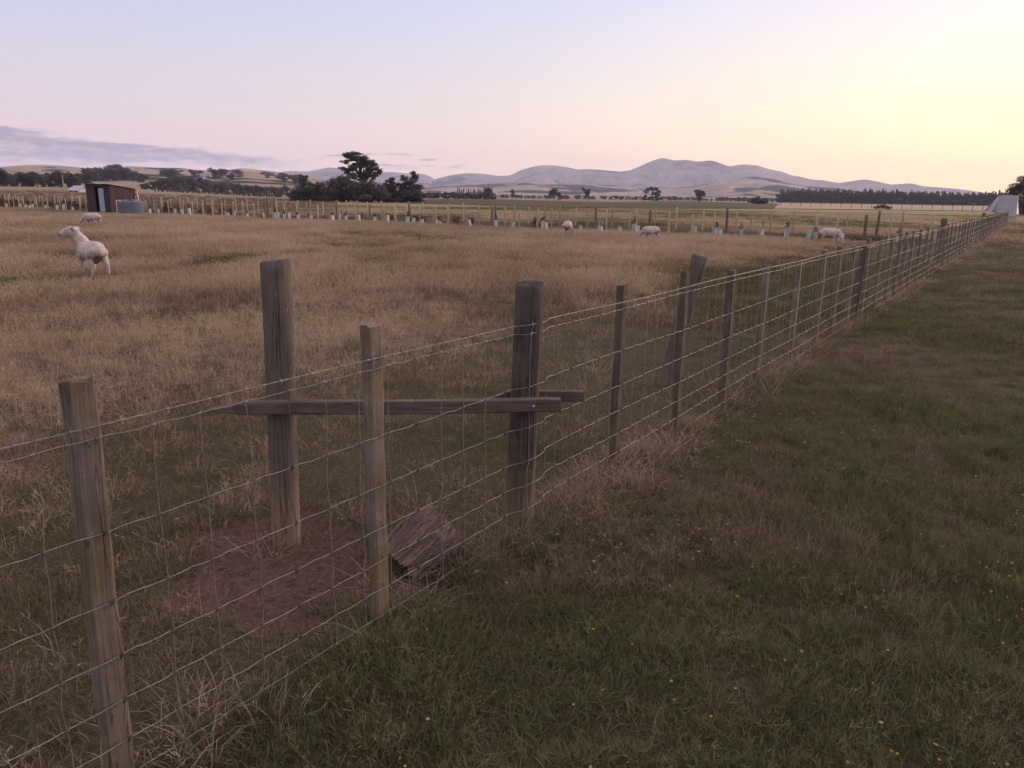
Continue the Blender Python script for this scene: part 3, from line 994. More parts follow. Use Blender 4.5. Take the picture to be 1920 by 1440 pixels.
def tuft(name, mat, n, radius, h0, h1, w, lean, bend, seed, seeds=0.0, flat=0.0, seg=3):
    r = np.random.default_rng(seed)
    V, F, B = [], [], []
    for i in range(n):
        a = r.random() * 6.283
        q = radius * math.sqrt(r.random())
        p = np.array([q * math.cos(a), q * math.sin(a), -0.01])
        h = h0 + (h1 - h0) * r.random() ** 1.3
        la = a + r.normal() * 0.9
        ld = np.array([math.cos(la), math.sin(la), 0.0])
        l0 = abs(r.normal()) * lean + (1.2 if r.random() < flat else 0)
        bd = abs(r.normal()) * bend
        wa = r.random() * 3.1416
        wd = np.array([math.cos(wa), math.sin(wa), 0.0])
        ww = w * (0.6 + 0.8 * r.random())
        bv = r.random()
        k = len(V)
        ang = l0
        for s in range(seg + 1):
            t = s / seg
            if s == seg:
                V.append(p.copy()); B.append(bv)
            else:
                hw = ww * 0.5 * (1 - 0.55 * t)
                V.append(p - wd * hw); V.append(p + wd * hw); B.extend((bv, bv))
            if s < seg:
                ang2 = min(ang, 1.55)
                p = p + (ld * math.sin(ang2) + np.array([0, 0, math.cos(ang2)])) * h / seg
                ang += bd / seg * 2
        for s in range(seg - 1):
            F.append((k + 2 * s, k + 2 * s + 1, k + 2 * s + 3, k + 2 * s + 2))
        F.append((k + 2 * (seg - 1), k + 2 * seg - 1, k + 2 * seg))
        if r.random() < seeds:
            # loose seed head: short side sprays near the tip
            dirv = ld * math.sin(min(ang, 1.5)) + np.array([0, 0, math.cos(min(ang, 1.5))])
            for s in range(6):
                b0 = p - dirv * (0.012 * s)
                o = r.normal(size=3)
                o = o / np.linalg.norm(o) * 0.010 * (1 + s * .25) + dirv * 0.014
                sd = np.cross(o, r.normal(size=3))
                sd = sd / (np.linalg.norm(sd) + 1e-9) * max(0.0016, ww * 0.5)
                kk = len(V)
                V += [b0, b0 + o * .6 + sd, b0 + o * 1.3, b0 + o * .6 - sd]
                B += [min(1, bv + .2)] * 4
                F.append((kk, kk + 1, kk + 2, kk + 3))
    me = mesh(name, np.array(V), F, mat)
    at = me.attributes.new('blade', 'FLOAT', 'POINT')
    at.data.foreach_set('value', np.array(B, np.float32))
    return me


def scatter(name, meshes, P, yaw, scl, idx, tint, label, cat, tilt=None, rnd=None):
    """one object: a cloud of points, each carrying a tuft instance"""
    n = len(P)
    me = bpy.data.meshes.new(name)
    me.vertices.add(n)
    me.vertices.foreach_set('co', np.asarray(P, np.float32).ravel())
    rot = np.zeros((n, 3), np.float32)
    rot[:, 2] = yaw
    if tilt is not None:
        rot[:, :2] = tilt
    for nm, ty, val, key in (('rot', 'FLOAT_VECTOR', rot, 'vector'), ('scl', 'FLOAT_VECTOR', np.asarray(scl, np.float32), 'vector'),
                             ('idx', 'INT', np.asarray(idx, np.int32), 'value'), ('tint', 'FLOAT', np.asarray(tint, np.float32), 'value'),
                             ('rnd', 'FLOAT', (rng.random(n) if rnd is None else rnd).astype(np.float32), 'value')):
        a = me.attributes.new(nm, ty, 'POINT')
        a.data.foreach_set(key, val.ravel())
    col = bpy.data.collections.new(name + '_tufts')
    for i, m_ in enumerate(meshes):
        o = bpy.data.objects.new('%s_tuft_%02d' % (name, i), m_)
        col.objects.link(o)
    nt = bpy.data.node_groups.new(name + '_scatter', 'GeometryNodeTree')
    nt.interface.new_socket('Geometry', in_out='INPUT', socket_type='NodeSocketGeometry')
    nt.interface.new_socket('Geometry', in_out='OUTPUT', socket_type='NodeSocketGeometry')
    gi, go = nt.nodes.new('NodeGroupInput'), nt.nodes.new('NodeGroupOutput')
    iop = nt.nodes.new('GeometryNodeInstanceOnPoints')
    ci = nt.nodes.new('GeometryNodeCollectionInfo')
    ci.inputs['Collection'].default_value = col
    ci.inputs['Separate Children'].default_value = True
    ci.inputs['Reset Children'].default_value = True
    iop.inputs['Pick Instance'].default_value = True

    def attr(nm, ty):
        q = nt.nodes.new('GeometryNodeInputNamedAttribute')
        q.data_type = ty
        q.inputs['Name'].default_value = nm
        return q.outputs['Attribute']
    L = nt.links.new
    L(gi.outputs[0], iop.inputs['Points'])
    L(ci.outputs[0], iop.inputs['Instance'])
    L(attr('idx', 'INT'), iop.inputs['Instance Index'])
    L(attr('rot', 'FLOAT_VECTOR'), iop.inputs['Rotation'])
    L(attr('scl', 'FLOAT_VECTOR'), iop.inputs['Scale'])
    L(iop.outputs[0], go.inputs[0])
    o = link(name, me)
    md = o.modifiers.new('scatter', 'NODES')
    md.node_group = nt
    return tag(o, label, cat, kind='stuff')


def wedge(rings, half=44.0):
    """random plan points over the view sector, denser near by"""
    out = []
    for r0, r1, dens in rings:
        n = int(dens * R(2 * half) / 2 * (r1 * r1 - r0 * r0))
        r = np.sqrt(r0 * r0 + (r1 * r1 - r0 * r0) * rng.random(n))
        a = R(half) * (2 * rng.random(n) - 1)
        out.append(np.stack([r * np.sin(a), r * np.cos(a)], 1))
    return np.vstack(out)


# far fence line in plan (right to left), used as the back edge of the paddock
FARLINE = [(26.0, 27.5), (15.7, 31.9), (5.75, 35.8), (-6.0, 43.4), (-22.0, 54.0), (-45.0, 69.6), (-72.0, 88.0)]
FX = np.array([p[0] for p in FARLINE][::-1])
FY = np.array([p[1] for p in FARLINE][::-1])


def behind_far(x, y):
    return y - np.interp(x, FX, FY)


def patch_green(x, y):
    """greener patches in the dry paddock, larger and commoner near the wire fence"""
    n = 0.65 * fbm(x * 0.22, y * 0.13, 12) + 0.35 * fbm(x * 0.9, y * 0.6, 15)
    d = np.abs(fence_side(x, y))
    nearf = 1 - sstep(1.0, 5.5, d)
    r = np.hypot(x, y)
    return np.clip((n - 0.5) * 3.6 + 0.32 + 0.55 * nearf - 0.28 * sstep(14, 30, r), 0, 1)


# paddock: dry stalks
NV = 8
dry_near = [tuft('dry_tuft', M['paddock_grass'], 24, 0.11, 0.08, 0.30, 0.0024, 0.26, 0.5, 300 + i, 0.4) for i in range(NV)]
dry_far = [tuft('dry_tuft_far', M['paddock_grass'], 40, 0.24, 0.12, 0.32, 0.010, 0.25, 0.5, 320 + i, 0.25) for i in range(NV)]
P = wedge([(1.2, 5, 95), (5, 10, 60), (10, 20, 30), (20, 45, 13), (45, 100, 6.0)])
x, y = P[:, 0], P[:, 1]
s = fence_side(x, y)
bf = behind_far(x, y)
pg = patch_green(x, y)
rr = np.hypot(x, y)
trod = 1 - sstep(1.0, 5.4, -s)                       # grazed short beside the fence
keep = (s < -0.12) & (bf < 1.0) & (dirt(x, y) < 0.35)
prob = np.clip((1 - 0.75 * pg) * (1 - 0.95 * trod), 0.02, 1)
keep &= rng.random(len(x)) < prob
x, y, rr, pg, trod, bf = (q[keep] for q in (x, y, rr, pg, trod, bf))
far = rr > 13
hs = (0.45 + 0.80 * fbm(x * 0.5, y * 0.35, 33)) * (1 - 0.45 * pg) * (1 - 0.35 * trod) * (0.85 + 0.3 * rng.random(len(x)))
hs = hs * 0.9 * np.where(rr > 45, 0.9, 1.0) * (0.35 + 0.65 * sstep(3.0, 9.0, np.hypot(x + 30.0, y - 57.5)))
wd = np.where(far, 1.0 + np.clip((rr - 20) / 60, 0, 0.8), 1.0)
scatter('dry_grass', dry_near + dry_far, np.stack([x, y, gz(x, y)], 1), rng.random(len(x)) * 6.283, np.stack([wd, wd, hs], 1),
        rng.integers(0, NV, len(x)) + np.where(far, NV, 0), np.clip(pg * np.where(rr < 22, 0.85, 0.6) + 0.12 * rng.normal(size=len(x)), 0, 1),
        'tall dry tan grass covering the sheep paddock', 'grass',
        rnd=np.clip(0.5 + (0.6 * fbm(x * 0.3, y * 0.2, 23) + 0.4 * fbm(x * 1.3, y * 0.9, 24) - 0.5) * 3.0 + 0.2 * rng.normal(size=len(x)), 0, 1))

# paddock: short green grazed sward
sh_near = [tuft('short_tuft', M['grazed_grass'], 44, 0.085, 0.018, 0.075, 0.0034, 0.6, 0.8, 340 + i, 0.0, 0.15) for i in range(NV)]
sh_far = [tuft('short_tuft_far', M['grazed_grass'], 40, 0.22, 0.04, 0.12, 0.009, 0.5, 0.8, 360 + i, 0.0, 0.1) for i in range(NV)]
P = wedge([(1.2, 4, 420), (4, 7, 230), (7, 13, 85), (13, 24, 22), (24, 45, 6)])
x, y = P[:, 0], P[:, 1]
s = fence_side(x, y)
pg = patch_green(x, y)
dd = dirt(x, y)
fine = fbm(x * 4.5, y * 4.5, 66)
keep = (s < 0.05) & (behind_far(x, y) < 0) & (dd < 0.25 + 0.5 * (fine - 0.45))
keep &= rng.random(len(x)) < np.clip(0.45 + pg, 0, 1) * (1 - 0.5 * sstep(0.52, 0.66, fbm(x * 1.2, y * 1.2, 70)) * sstep(4, 8, np.hypot(x, y)))
x, y, pg = x[keep], y[keep], pg[keep]
rr = np.hypot(x, y)
far = rr > 10
hs = (0.6 + 0.9 * fbm(x * 1.1, y * 1.1, 35)) * (0.8 + 0.4 * rng.random(len(x)))
wd = np.ones(len(x))
tn = np.clip(0.20 + 0.52 * pg + 0.5 * (fbm(x * 1.7, y * 1.7, 36) - 0.5) * 2 * 0.6 + 0.12 * rng.normal(size=len(x)), 0, 1)
scatter('grazed_grass', sh_near + sh_far, np.stack([x, y, gz(x, y)], 1), rng.random(len(x)) * 6.283, np.stack([wd, wd, hs], 1),
        rng.integers(0, NV, len(x)) + np.where(far, NV, 0), tn, 'short grazed green and tan grass beside the wire fence in the paddock', 'grass')

# pasture behind the far fence
past = [tuft('pasture_tuft', M['paddock_grass'], 34, 0.45, 0.05, 0.16, 0.018, 0.5, 0.7, 380 + i) for i in range(4)]
P = wedge([(28, 60, 4.0), (60, 120, 1.6)])
x, y = P[:, 0], P[:, 1]
keep = (behind_far(x, y) > 2.5) & (x - 0.612 * y < 2)
x, y = x[keep], y[keep]
n_ = fbm(x * 0.12, y * 0.05, 44)
scatter('pasture_grass', past, np.stack([x, y, gz(x, y) + 0.04], 1), rng.random(len(x)) * 6.283,
        np.stack([1.2 + 0 * x, 1.2 + 0 * x, 0.6 + 0.8 * n_], 1), rng.integers(0, 4, len(x)),
        np.clip(0.45 + (n_ - 0.5) * 1.5 + .1 * rng.normal(size=len(x)), 0, 1), 'yellow green pasture behind the far double fence', 'grass')

# mown side: thick short lawn with brown patches
lw_near = [tuft('lawn_tuft', M['lawn_grass'], 52, 0.085, 0.025, 0.105, 0.0036, 0.42, 0.85, 400 + i, 0.0, 0.06) for i in range(NV)]
lw_stem = [tuft('stem_tuft', M['lawn_grass'], 26, 0.08, 0.04, 0.13, 0.0022, 0.35, 0.35, 420 + i, 0.6) for i in range(NV)]
lw_far = [tuft('lawn_tuft_far', M['lawn_grass'], 46, 0.22, 0.03, 0.10, 0.009, 0.45, 0.8, 440 + i) for i in range(NV)]
P = np.vstack([wedge([(0.6, 4, 330), (4, 7, 190)], 75), wedge([(7, 13, 75), (13, 24, 22)], 62), wedge([(24, 75, 5)], 50)])
x, y = P[:, 0], P[:, 1]
s = fence_side(x, y)
keep = (s > -0.06)
keep &= rng.random(len(x)) < 1 - 0.5 * sstep(0.55, 0.68, fbm(x * 2.3, y * 2.3, 90))
x, y = x[keep], y[keep]
rr = np.hypot(x, y)
g1 = 0.55 * fbm(x * 0.9, y * 0.9, 51) + 0.45 * fbm(x * 3.0, y * 3.0, 52)
brown = sstep(0.49, 0.60, fbm(x * 1.15, y * 1.0, 57))
tn = np.clip(0.80 + (g1 - 0.5) * 2.6 - 0.26 * brown + 0.1 * rng.normal(size=len(x)), 0, 1)
hs = np.clip(0.55 + 0.95 * fbm(x * 2.0, y * 2.0, 53), 0.4, 1.4) * (0.8 + 0.4 * rng.random(len(x)))
stem = rng.random(len(x)) < 0.08 + 0.22 * brown
idx = np.where(rr > 10, 2 * NV, np.where(stem, NV, 0)) + rng.integers(0, NV, len(x))
wd = np.where(rr > 24, 1.5, 1.0)
scatter('lawn_grass', lw_near + lw_stem + lw_far, np.stack([x, y, gz(x, y)], 1), rng.random(len(x)) * 6.283, np.stack([wd, wd, hs], 1), idx, tn,
        'short dull green and brown grass on the near side of the wire fence', 'grass')

# long straw and tussocks left standing under the wire fence
fl = [tuft('straw_tuft', M['straw'], 34, 0.075, 0.10, 0.30, 0.0030, 0.55, 0.8, 460 + i, 0.12, 0.22) for i in range(NV)]
n = 900
yy = np.concatenate([0.7 + 9.3 * rng.random(n) ** 1.1, 10 + 50 * rng.random(1100)])
off = rng.normal(size=len(yy)) * 0.085 + 0.02
xx = fence_x(yy) + off * FN[0]
yy2 = yy + off * FN[1]
dn = fbm(yy * 0.9, yy * 0 + 3, 61)
keep = rng.random(len(yy)) < np.clip((dn - 0.36) * 2.6, 0.12, .8)
xx, yy2, yy = xx[keep], yy2[keep], yy[keep]
tn = np.clip(0.15 + 0.7 * (fbm(xx * 1.3, yy2 * 1.3, 62) - 0.42) * 2 + 0.1 * rng.normal(size=len(xx)), 0, 1)
hs = 0.36 + 0.48 * fbm(xx * 1.9, yy2 * 1.9, 63) + 0.18 * rng.random(len(xx))
# extra tufts: at the foot of the tall post, beside the log, round the corner post
ex = np.array([(-1.12, 3.28), (-1.0, 3.30), (-0.93, 3.36), (-1.16, 3.36), (-0.90, 3.42), (-0.58, 3.02), (-0.62, 2.96), (-0.24, 3.18), (-0.40, 3.30), (.16, 3.34), (.20, 3.30), (0.0, 3.30), (.12, 3.26), (.26, 3.38)])
xx = np.concatenate([xx, ex[:, 0]])
yy2 = np.concatenate([yy2, ex[:, 1]])
tn = np.concatenate([tn, rng.choice([0.1, 0.7], len(ex))])
hs = np.concatenate([hs, 0.45 + 0.35 * rng.random(len(ex))])
wd = np.where(yy2 > 12, 1.6, 1.0)
scatter('fence_line_grass', fl, np.stack([xx, yy2, gz(xx, yy2)], 1), rng.random(len(xx)) * 6.283, np.stack([wd, wd, hs], 1),
        rng.integers(0, NV, len(xx)), tn, 'long pinkish straw and tussock grass standing under the wire fence', 'grass')


# small yellow flowers and pale seed heads in the lawn
def flower_mesh(seed, mat_head, fluffy):
    r = np.random.default_rng(seed)
    mb = MB()
    h = 0.09 + 0.09 * r.random()
    tip = np.array([r.normal() * .02, r.normal() * .02, h])
    mb.tube([(0, 0, 0), tip * .5 + np.array([.006, 0, 0]), tip], [.0011, .0010, .0009], 4)
    me = mb.mesh('flower', M['shrub_green'])
    me.materials.append(mat_head)
    bm = bmesh.new()
    bm.from_mesh(me)
    n0 = len(bm.faces)
    k = 9
    rad = 0.0052 if not fluffy else 0.0065
    c = bm.verts.new(tip + np.array([0, 0, .003]))
    ring = []
    for j in range(k):
        for dd, zz in ((0.72, .004), (1.0, .007 if not fluffy else -.001)):
            a = 6.283 * (j + (0.5 if dd == 1.0 else 0)) / k
            ring.append(bm.verts.new(tip + np.array([math.cos(a) * rad * dd, math.sin(a) * rad * dd, zz])))
    for j in range(len(ring)):
        f = bm.faces.new((c, ring[j], ring[(j + 1) % len(ring)]))
        f.material_index = 1
    b = bm.verts.new(tip + np.array([0, 0, -.006]))
    for j in range(len(ring)):
        f = bm.faces.new((b, ring[(j + 1) % len(ring)], ring[j]))
        f.material_index = 1
    bm.to_mesh(me)
    bm.free()
    return me


fm = [flower_mesh(500 + i, M['flower'], False) for i in range(5)] + [flower_mesh(510 + i, M['seedhead'], True) for i in range(3)]
P = wedge([(1.2, 5, 75), (5, 11, 34), (11, 24, 8)], 40)
x, y = P[:, 0], P[:, 1]
s = fence_side(x, y)
pr = sstep(0.52, 0.66, fbm(x * 1.9, y * 1.9, 81)) + 0.10
keep = (s > 0.15) & (rng.random(len(x)) < pr)
x, y = x[keep], y[keep]
rr = np.hypot(x, y)
ii = np.where(rng.random(len(x)) < np.where(rr > 4.5, .45, .15), 5 + rng.integers(0, 3, len(x)), rng.integers(0, 5, len(x)))
ss = 0.7 + 0.5 * rng.random(len(x)) + np.clip((rr - 6) * .04, 0, .6)
scatter('lawn_flowers', fm, np.stack([x, y, gz(x, y)], 1), rng.random(len(x)) * 6.283, np.stack([ss, ss, 0.55 + 0.5 * rng.random(len(x))], 1),
        ii, 0 * x, 'tiny yellow flowers and pale seed heads dotted through the near grass', 'flowers')
# crumbs of soil and dead straw on the bare patch
cr_ = [tuft('straw_crumb', M['straw'], 7, 0.05, 0.02, 0.07, 0.0028, 1.3, 0.3, 520 + i, 0, 0.9) for i in range(5)]
n = 700
x = -1.1 + 0.75 * (2 * rng.random(n) - 1)
y = 3.05 + 0.6 * (2 * rng.random(n) - 1)
keep = (dirt(x, y) > 0.3) & (rng.random(n) < .6)
x, y = x[keep], y[keep]
scatter('dead_straw', cr_, np.stack([x, y, gz(x, y) + .004], 1), rng.random(len(x)) * 6.283, np.ones((len(x), 3)) * (.5 + .5 * rng.random(len(x)))[:, None],
        rng.integers(0, 5, len(x)), 0.1 + 0 * x, 'bits of dead straw lying on the bare soil patch', 'straw')


# crumbly clods on the bare patch
def clod(seed):
    r = np.random.default_rng(seed)
    bm = bmesh.new()
    bmesh.ops.create_icosphere(bm, subdivisions=1, radius=.010)
    for v in bm.verts:
        v.co = Vector((v.co.x * 1.3, v.co.y, v.co.z * .7)) * (1 + .3 * r.normal())
    me = bpy.data.meshes.new('clod')
    bm.to_mesh(me)
    bm.free()
    me.materials.append(M['soil'])
    return me


M['soil'] = m_plain('dry_soil', (.085, .054, .046), .5, 40)
n = 2600
x = -1.0 + 0.95 * (2 * rng.random(n) - 1)
y = 3.05 + 0.62 * (2 * rng.random(n) - 1)
keep = (dirt(x, y) > 0.2) & (fbm(x * 5, y * 5, 95) > .46)
x, y = x[keep], y[keep]
ss = .25 + .9 * rng.random(len(x)) ** 3
scatter('soil_clods', [clod(i) for i in range(5)], np.stack([x, y, gz(x, y)], 1), rng.random(len(x)) * 6.283, np.stack([ss, ss, ss], 1),
        rng.integers(0, 5, len(x)), 0 * x, 'crumbly clods of dry soil on the bare patch by the tall post', 'soil')


# ------------------------------------------------------------------ timber
def batten_mesh(h, a, b, seed, mat, below=0.25, seg=10):
    """split fence batten: a along the fence, b across it; worn edges and a rough top"""
    r = np.random.default_rng(seed)
    c = 0.12
    prof = [(-.5 + c, -.5), (.5 - c, -.5), (.5, -.5 + c), (.5, .5 - c), (.5 - c, .5), (-.5 + c, .5), (-.5, .5 - c), (-.5, -.5 + c)]
    V, F = [], []
    wob = r.normal(size=(seg + 1, 2)) * 0.0022
    k = len(prof)
    for i in range(seg + 1):
        z = -below + (h + below) * i / seg
        for (u, v) in prof:
            e = 1 + 0.03 * r.normal()
            V.append((u * a * e + wob[i, 0], v * b * e + wob[i, 1], z + (0.004 * r.normal() if i == seg else 0)))
    for i in range(seg):
        for j in range(k):
            F.append((i * k + j, i * k + (j + 1) % k, (i + 1) * k + (j + 1) % k, (i + 1) * k + j))
    V.append((0, 0, h - 0.002))
    for j in range(k):
        F.append((seg * k + j, seg * k + (j + 1) % k, len(V) - 1))
    F.append(tuple(range(k))[::-1])
    return mesh('post', V, F, mat)


def round_post_mesh(h, rad, seed, mat, below=0.3, flat=None, groove=(), taper=0.06, seg=26, n=40, gw=0.085):
    """pole timber with drying checks cut into it and an uneven sawn top"""
    r = np.random.default_rng(seed)
    ph = r.random(4) * 6.28
    V, F = [], []
    for i in range(seg + 1):
        z = -below + (h + below) * i / seg
        bow = 0.010 * math.sin(z * 2.1 + ph[0])
        for j in range(n):
            w = 6.2832 * j / n
            q = rad * (1 + taper * (0.5 - z / h)) * (1 + 0.025 * math.sin(2 * w + ph[1] + z) + 0.018 * math.sin(3 * w + ph[2] - 2 * z) + 0.006 * r.normal())
            for (ga, z0, z1, dep, tw) in groove:
                if z0 < z < z1:
                    d = (w - ga - tw * (z - z0) + math.pi) % 6.2832 - math.pi
                    q -= dep * rad * math.exp(-(d / gw) ** 2) * math.sin(math.pi * (z - z0) / (z1 - z0)) ** .4
            cx, cy = q * math.cos(w), q * math.sin(w)
            if flat and z > flat[2]:
                nx, ny = math.cos(flat[0]), math.sin(flat[0])
                e = cx * nx + cy * ny - rad * flat[1]
                if e > 0:
                    cx -= nx * e * .9
                    cy -= ny * e * .9
            V.append((cx + bow, cy, z + (0.006 * math.sin(w + ph[3]) + 0.002 * r.normal() if i == seg else 0)))
    for i in range(seg):
        for j in range(n):
            F.append((i * n + j, i * n + (j + 1) % n, (i + 1) * n + (j + 1) % n, (i + 1) * n + j))
    # bevelled sawn top
    k = len(V)
    for j in range(n):
        p = V[seg * n + j]
        V.append((p[0] * .90 + .1 * 0.01, p[1] * .90, p[2] + 0.004))
    V.append((0.005, 0, h + 0.003))
    for j in range(n):
        F.append((seg * n + j, seg * n + (j + 1) % n, k + (j + 1) % n, k + j))
        F.append((k + j, k + (j + 1) % n, k + n))
    me = mesh('post', V, F, mat)
    me.polygons.foreach_set('use_smooth', [len(p.vertices) == 4 for p in me.polygons])
    return me


FANG = math.atan2(FD[1], FD[0])

# --- the wire fence
fence = empty('wire_fence', (0, 0, 0))
tag(fence, 'netting and barbed wire fence on weathered battens running from lower left to far right', 'fence')


def fence_pt(px):
    yv = 2.238 / (0.666 - tanaz(px))
    return yv


def fpos(yv, off=0.0, z=0.0):
    """point on the fence line at plan y, offset towards the mown side"""
    return (fence_x(yv) + off * FN[0], yv + off * FN[1], z)


def foot(px, py_mid):
    """plan y of a batten from the bearing of its middle"""
    d = ray(px, py_mid)
    t = d[0] / d[1]
    return 2.238 / (0.666 - t)


posts = [(0.93, 1.12, -.5), (foot(185, 1074), 1.16, 1.0), (foot(714, 890), 1.15, 0.2), (foot(1167, 710), 1.12, 0.3), (foot(1283, 654), 1.12, 0.4), (foot(1371, 614), 1.08, .9),
         (foot(1434, 593), 1.06, .6), (foot(1494, 584), 1.03, 1.6), (foot(1542, 555), 1.08, .8), (foot(1571, 543), 1.08, .9)]
for q in (1606, 1632, 1655, 1674, 1689, 1700, 1712, 1725, 1737, 1747, 1757):
    posts.append((foot(q - 4, 500), 1.08 + random.uniform(-.05, .06), random.uniform(-.5, 2)))
yl = posts[-1][0]
while yl < 57:
    yl += random.uniform(.85, 1.15)
    posts.append((yl, 1.06 + random.uniform(-.06, .06), random.uniform(-1.5, 1.5)))
for i, (yv, h, ln) in enumerate(posts):
    me = batten_mesh(h, 0.070 if i < 5 else .076, 0.044 if i < 5 else .052, 600 + i, M['batten']) if i < 14 else None
    if me is None:
        me = bpy.data.meshes.get('far_batten_%d' % (i % 4))
        if me is None:
            me = batten_mesh(1.08, 0.076, 0.052, 640 + i, M['batten'], .25, 4)
            me.name = 'far_batten_%d' % (i % 4)
    p = fpos(yv, -0.027)
    o = link('post', me, fence, (p[0], p[1], float(gz(p[0], p[1])) * .6))
    o.rotation_euler = (R(-.15), R(ln), FANG + R(random.uniform(-5, 5)))
    if i < 9:
        st = MB()
        for zz in (1.035, 1.0, .757, .562, .402, .272, .155):
            st.tube([(-.006, -.020, zz + .008), (-.005, -.030, zz + .006), (.004, -.030, zz - .006), (.006, -.020, zz - .008)], .0016, 5)
        st.build('staples', M['rust'], o)
# strainer posts set into the line
SP = np.array([0.055, 3.500])
so = link('strainer_post', round_post_mesh(1.215, 0.068, 21, M['post'], groove=[(-.9, .2, 1.2, .13, .1), (-1.9, .0, .9, .13, -.1), (-1.4, .5, 1.21, .12, .05)], n=160, seg=36, gw=.016), fence,
          (SP[0], SP[1], 0))
so.rotation_euler = (0, R(0.4), 0)
for q in (1772, 1842):
    yv = foot(q - 4, 470)
    p = fpos(yv, -.06)
    link('strainer_post', round_post_mesh(1.22, .072, 30, M['grey_post'], seg=8, n=16), fence, (p[0], p[1], 0))

WZ = [.046, .155, .272, .402, .562, .757, 1.003]


def wire_z(base, yv, ph):
    sag = 0.004 * math.sin(yv * 2.2 + ph * 8) + 0.002 * math.sin(yv * 4.1 + ph * 5)
    return base + sag


wire_ph = [random.uniform(0, 6.28) for _ in range(8)]


def wire_pt(k, yv, jit=0.0):
    base = WZ[k] if k < 7 else 1.040
    p = fpos(yv, 0.006 + 0.036 * math.exp(-((yv - 3.483) / .10) ** 4))
    return np.array([p[0], p[1], wire_z(base, yv, wire_ph[k] * .15 + (0 if k < 7 else .4)) + jit])


STAY = 0.150 * FD[1]
y_first = fence_pt(118) - 5 * STAY
for k in range(7):
    mb = MB()
    ys = np.concatenate([np.arange(0.75, 13, STAY / 4), np.arange(13, 57.5, .5)])
    pts = []
    for i, yv in enumerate(ys):
        ph = (yv - y_first) / STAY * 6.283
        crimp = 0.0018 * math.sin(ph + 1.3 * math.sin(yv * 3.3 + k)) * (1 if yv < 13 else 0)
        q = wire_pt(k, yv, crimp + random.gauss(0, .0011))
        pts.append(q)
    mb.tube(pts, [0.0013 + 0.00001 * max(0, v - 4) for v in ys], 5)
    mb.build('line_wire', M['wire'], fence, True)
mb = MB()
mb2 = MB()
ys = np.concatenate([np.arange(0.75, 13, .018), np.arange(13, 57.5, .3)])
for sgn in (1, -1):
    pts = []
    for yv in ys:
        p = wire_pt(7, yv)
        w = yv * 95.0
        p = p + (np.array([FN[0], FN[1], 0]) * math.cos(w) + np.array([0, 0, 1]) * math.sin(w)) * .0016 * sgn
        pts.append(p)
    mb.tube(pts, [0.0010 + 0.000015 * max(0, v - 4) for v in ys], 4)
bw = mb.build('barbed_wire', M['wire'], fence, True)
for yv in np.arange(0.82, 20, .105):
    p = wire_pt(7, yv)
    a = random.uniform(0, 3.14)
    for s_ in (0, 1.4):
        d = np.array([FN[0] * math.cos(a + s_), FN[1] * math.cos(a + s_), math.sin(a + s_)]) * .013 + np.array([FD[0], FD[1], 0]) * .004 * random.uniform(-1, 1)
        mb2.tube([p - d, p + d], .0011, 4)
    mb2.tube([p - np.array([FD[0], FD[1], 0]) * .004, p + np.array([FD[0], FD[1], 0]) * .004], .0034, 6)
mb2.build('barbs', M['wire'], bw)
# stay wires, each with the knots that tie it to the line wires
yv = y_first
fd3 = np.array([FD[0], FD[1], 0])
fn3 = np.array([FN[0], FN[1], 0])
si = 0
while yv < 20:
    mb = MB()
    dx = [random.gauss(0, .006) for _ in range(7)]
    for k in range(6):
        a = wire_pt(k, yv + dx[k] * .5) + fn3 * .002
        b = wire_pt(k + 1, yv + dx[k + 1] * .5) + fn3 * .002
        m_ = (a + b) / 2 + fd3 * random.gauss(0, .006)
        mb.tube([a, m_, b], 0.0014 + 0.00002 * max(0, yv - 4), 4)
        for q in (a, b):
            if yv < 9:
                mb.tube([q - fd3 * .0055, q + fd3 * .0055], .0036, 6)
                mb.tube([q - fd3 * .004 - fn3 * .004 + np.array([0, 0, -.012]), q + fn3 * .004, q + fd3 * .004 + np.array([0, 0, .008])], .0013, 4)
    mb.build('stay_wire', M['rust'] if si % 4 == 1 else M['wire'], fence)
    yv += STAY
    si += 1
mb = MB()
while yv < 57:
    a, b = wire_pt(0, yv), wire_pt(6, yv)
    mb.tube([a, b], .002, 4)
    yv += STAY
tag(mb.build('far_stay_wires', M['rust'], fence), kind='stuff')

# --- tall round post standing in the paddock, the two step rails
tp = gnd(541, 1003)
to = link('tall_round_post', round_post_mesh(1.345, 0.066, 5, M['post'], flat=(-2.2, .72, .66),
                                             groove=[(-1.62, .03, .60, .16, .03), (-1.95, .42, 1.10, .16, .95), (-1.05, .25, .85, .13, .05), (-1.2, .8, 1.28, .14, -.1)], taper=.03, n=160, seg=40, gw=.018))
to.location = (tp[0], tp[1], -.04)
to.rotation_euler = (R(-.5), R(-.15), 0)
tag(to, 'tall weathered round post standing on bare soil inside the paddock', 'post')
stm = MB()
for zz in (.125, .235, .335, .44):
    a = R(-62)
    c = np.array([math.cos(a), math.sin(a), 0])
    t_ = np.array([-math.sin(a), math.cos(a), 0])
    b0 = c * .070 + np.array([0, 0, zz])
    stm.tube([b0 - t_ * .010, b0 + c * .014 - t_ * .008, b0 + c * .014 + t_ * .008 + np.array([0, 0, .004]), b0 + t_ * .008 + np.array([0, 0, .012])], .0020, 5)
stm.build('staples', M['rust'], to)


